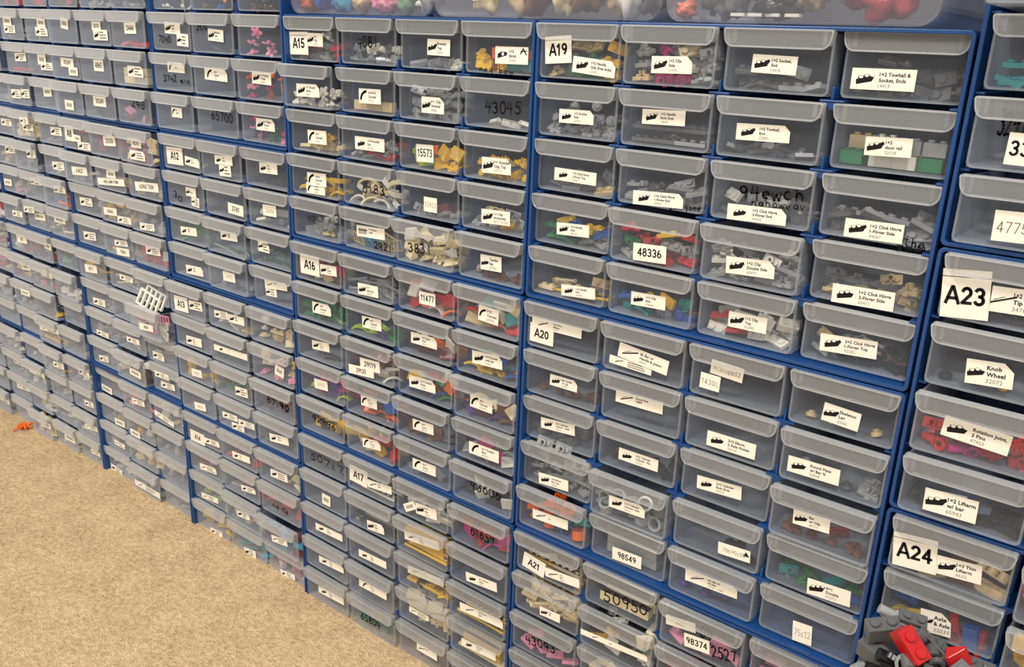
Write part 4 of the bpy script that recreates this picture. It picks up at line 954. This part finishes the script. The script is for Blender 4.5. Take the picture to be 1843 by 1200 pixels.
for k, (x, cl, nm, sx, sz) in enumerate([(-650, 'o', 'toy_hair_piece', 7, 9), (-640, 'b', 'toy_hair_piece', 9, 10), (-624, 'b', 'toy_hair_piece', 8, 8), (-606, 'a', 'toy_hair_piece', 11, 13), (-590, 't', 'toy_hair_piece', 7, 8),
        (-571, 'p', 'toy_hair_piece', 14, 9), (-552, 'p', 'toy_hair_piece', 10, 7), (-536, 's', 'toy_hair_piece', 12, 11), (-519, 'w', 'toy_hair_piece', 8, 8), (-505, 'g', 'toy_hair_piece', 9, 12)]):
    lump(nm, cl, (x, 16 + (k % 3) * 6, 603.5 + sz), (sx * .85, 9, sz), k, '%s lumpy toy piece, %s along the clear bin above A15' % (SHADES[cl][0], ['first', 'second', 'third', 'fourth', 'fifth', 'sixth', 'seventh', 'eighth', 'ninth', 'tenth'][k]), g1, 6)
g2 = 'toy pieces in the middle bin'
for k, (x, cl, sx, sz) in enumerate([(-455, 'v', 15, 12), (-425, 't', 14, 16), (-405, 'n', 13, 13), (-385, 'v', 10, 14), (-362, 'n', 17, 17), (-340, 't', 10, 12), (-328, 'w', 11, 20), (-312, 'd', 12, 16)]):
    lump('toy_animal_piece', cl, (x, 22 + (k % 2) * 8, 603.5 + sz), (sx * .8, 12, sz), 20 + k, '%s rounded toy piece, %s along the middle clear bin' % (SHADES[cl][0], ['first', 'second', 'third', 'fourth', 'fifth', 'sixth', 'seventh', 'last'][k]), g2, 3)
g3 = 'toy pieces in the right bin'
for k, (x, cl, sx, sz, y, dz) in enumerate([(-280, 'h', 7, 5, 12, 0), (-268, 'd', 11, 12, 26, 4), (-252, 'd', 12, 9, 18, 0), (-238, 't', 9, 8, 22, 12), (-222, 'k', 16, 6, 14, 0), (-206, 't', 10, 9, 26, 6)]):
    lump('toy_accessory', cl, (x, y, 603.5 + sz + dz), (sx * .8, 9, sz), 40 + k, '%s small toy accessory, %s along the right clear bin' % (SHADES[cl][0], ['first', 'second', 'third', 'fourth', 'fifth', 'sixth'][k]), g3, 6)
for k in range(9):
    a_ = k * 40; rr = 0 if k == 8 else 19
    lump('toy_shell', 'z', (-166 + rr * math.cos(math.radians(a_ + 20)), 30 + (k % 2) * 3, 631 + rr * .9 * math.sin(math.radians(a_ + 20))), (11, 9, 10), 60 + k, 'deep red rounded piece of the cluster in the right bin', 'red pieces clustered in the right bin', 2)
for k, x in enumerate((-243, -232, -221, -209)):
    o = piece('T', 'w', (x, 8, 604.5), (0, 0, 0), 'short white tile on the floor of the right clear bin', 'white tiles in the right bin', .55)
# ------------------------------------------------------------------ single things
piece('K', 'o', (-1306, -16, 3.9), (0, 0, .4), 'orange spiky leaf piece lying on the beige carpet by the cabinets', None, 1.15)
X, Y, Z_, pw, _ = DR[('A9', 1, 2)]
for k, (dx, dy, dz, ry) in enumerate([(-2, 3, 33, .25), (3, 9, 37, .2)]):
    piece('G', 'w', (X + dx, Y + dy, Z_ + dz), (-.35, ry, .05), 'white toy lattice sticking up out of the pulled-out drawer, %s one' % ('front', 'rear')[k], 'white lattices standing out of a drawer', 1.15)
gA = 'axle pieces in the drawer under the A24 sticker'
for kd, cl, loc, rot, lb, s_ in [('N', 'y', (-84, 19, 246), (.2, .35, 3.1), 'yellow axle joint inside the drawer right under the A24 sticker', 1.0),
     ('N', 'r', (-61, 18, 252), (.1, 1.3, .1), 'red round axle joint beside the blue one under the A24 drawer', .85), ('B', 'b', (-53, 18, 249), (.1, 1.4, 0), 'blue upright brick between two red joints under the A24 drawer', .9),
     ('N', 'r', (-45, 18, 248), (.1, 1.4, .1), 'red axle joint at the right end of the drawer under A24', .85), ('P', 'b', (-90, 24, 258), (1.0, .2, .2), 'blue plate at the left end of the drawer under A24', .9),
     ('N', 'd', (-70, 26, 256), (1.1, .5, .4), 'dark grey joint behind the yellow one under A24', .9)]:
    piece(kd, cl, loc, rot, lb, gA, s_)
gB = 'beams and blocks heaped in the overflowing drawer'
HEAP = [('B', 'r', (-75, -36, 262), (.5, .75, -.2), 'bright red block lying across the grey heap', 1.25), ('L', 'd', (-62, -26, 261), (1.2, .55, -.1), 'dark grey holed beam standing on the heap beside the red block', 1.05),
 ('S', 'r', (-51, -28, 257), (.4, 1.0, .5), 'red wedge piece at the right of the grey heap', 1.1), ('B', 'd', (-90, -26, 256), (.3, -.2, .6), 'dark grey block at the upper left of the heap', 1.2),
 ('B', 'd', (-91, -30, 240), (.2, .1, -.3), 'dark grey block at the lower left of the heap', 1.2), ('N', 'k', (-80, -34, 247), (.9, .3, .4), 'black joint in the middle of the heap', 1.2),
 ('Y', 'k', (-72, -38, 250), (.8, .2, 0), 'black ring joint below the red block', .9), ('L', 'd', (-66, -36, 252), (.5, .5, .9), 'dark grey beam lying under the red block', 1.1),
 ('N', 'd', (-64, -34, 250), (.2, -.6, .5), 'grey tube joint right of the red block', 1.1), ('L', 'd', (-48, -34, 248), (.7, .4, .4), 'dark grey beam at the lower right of the heap', 1.1),
 ('B', 'd', (-41, -30, 252), (.6, .3, -.4), 'dark grey block at the right end of the heap', 1.1), ('N', 'g', (-90, -14, 264), (.9, .3, .3), 'light grey joint at the very top left of the heap', .9),
 ('P', 'd', (-78, -14, 266), (.5, .2, .4), 'dark grey plate at the top of the heap', 1.0), ('C', 'k', (-70, -22, 256), (.2, .4, 1.1), 'black clip plate behind the red block', 1.1),
 ('B', 'd', (-56, -40, 246), (.3, .2, .3), 'dark grey block at the front of the heap', 1.2), ('N', 'k', (-44, -40, 248), (.2, .5, 1.0), 'black joint at the front right of the heap', 1.1),
 ('B', 'k', (-84, -44, 234), (.2, .1, .2), 'black block at the bottom left of the heap', 1.2), ('L', 'd', (-74, -50, 238), (.3, .1, .3), 'dark grey beam at the very front of the heap', 1.1),
 ('N', 'r', (-96, -22, 248), (.3, .9, .8), 'dark red joint pressed against the left wall of the drawer', .7), ('B', 'd', (-62, -20, 252), (.5, .9, .2), 'dark grey block under the holed beam', 1.1),
 ('P', 'g', (-97, -34, 232), (.2, .1, 1.3), 'light grey plate at the left wall of the overflowing drawer', .9), ('B', 'd', (-40, -20, 250), (.2, .1, .2), 'dark grey block at the back right of the heap', 1.1)]
for kd, cl, loc, rot, lb, s_ in HEAP: piece(kd, cl, loc, rot, lb, gB, s_)
g5 = 'hinge plates caught between two drawers'
X, Y, Z_, pw, _ = DR[('A20', 3, 0)]
for k, dx in enumerate((-14, 4)):
    piece('C', 'g', (X + dx, Y + 4, Z_ + 38), (1.35, .1, .05), 'light grey hinge plate standing above the drawer full of grey pieces, %s' % ('left one', 'right one')[k], g5, .9)
X, Y, Z_, pw, _ = DR[('A12', 3, 1)]
piece('R', 'x', (X + 6, Y + 8, Z_ + 38), (0, .35, .2), 'clear bar lying over the drawer edge at the lower middle of A12', None, .8)
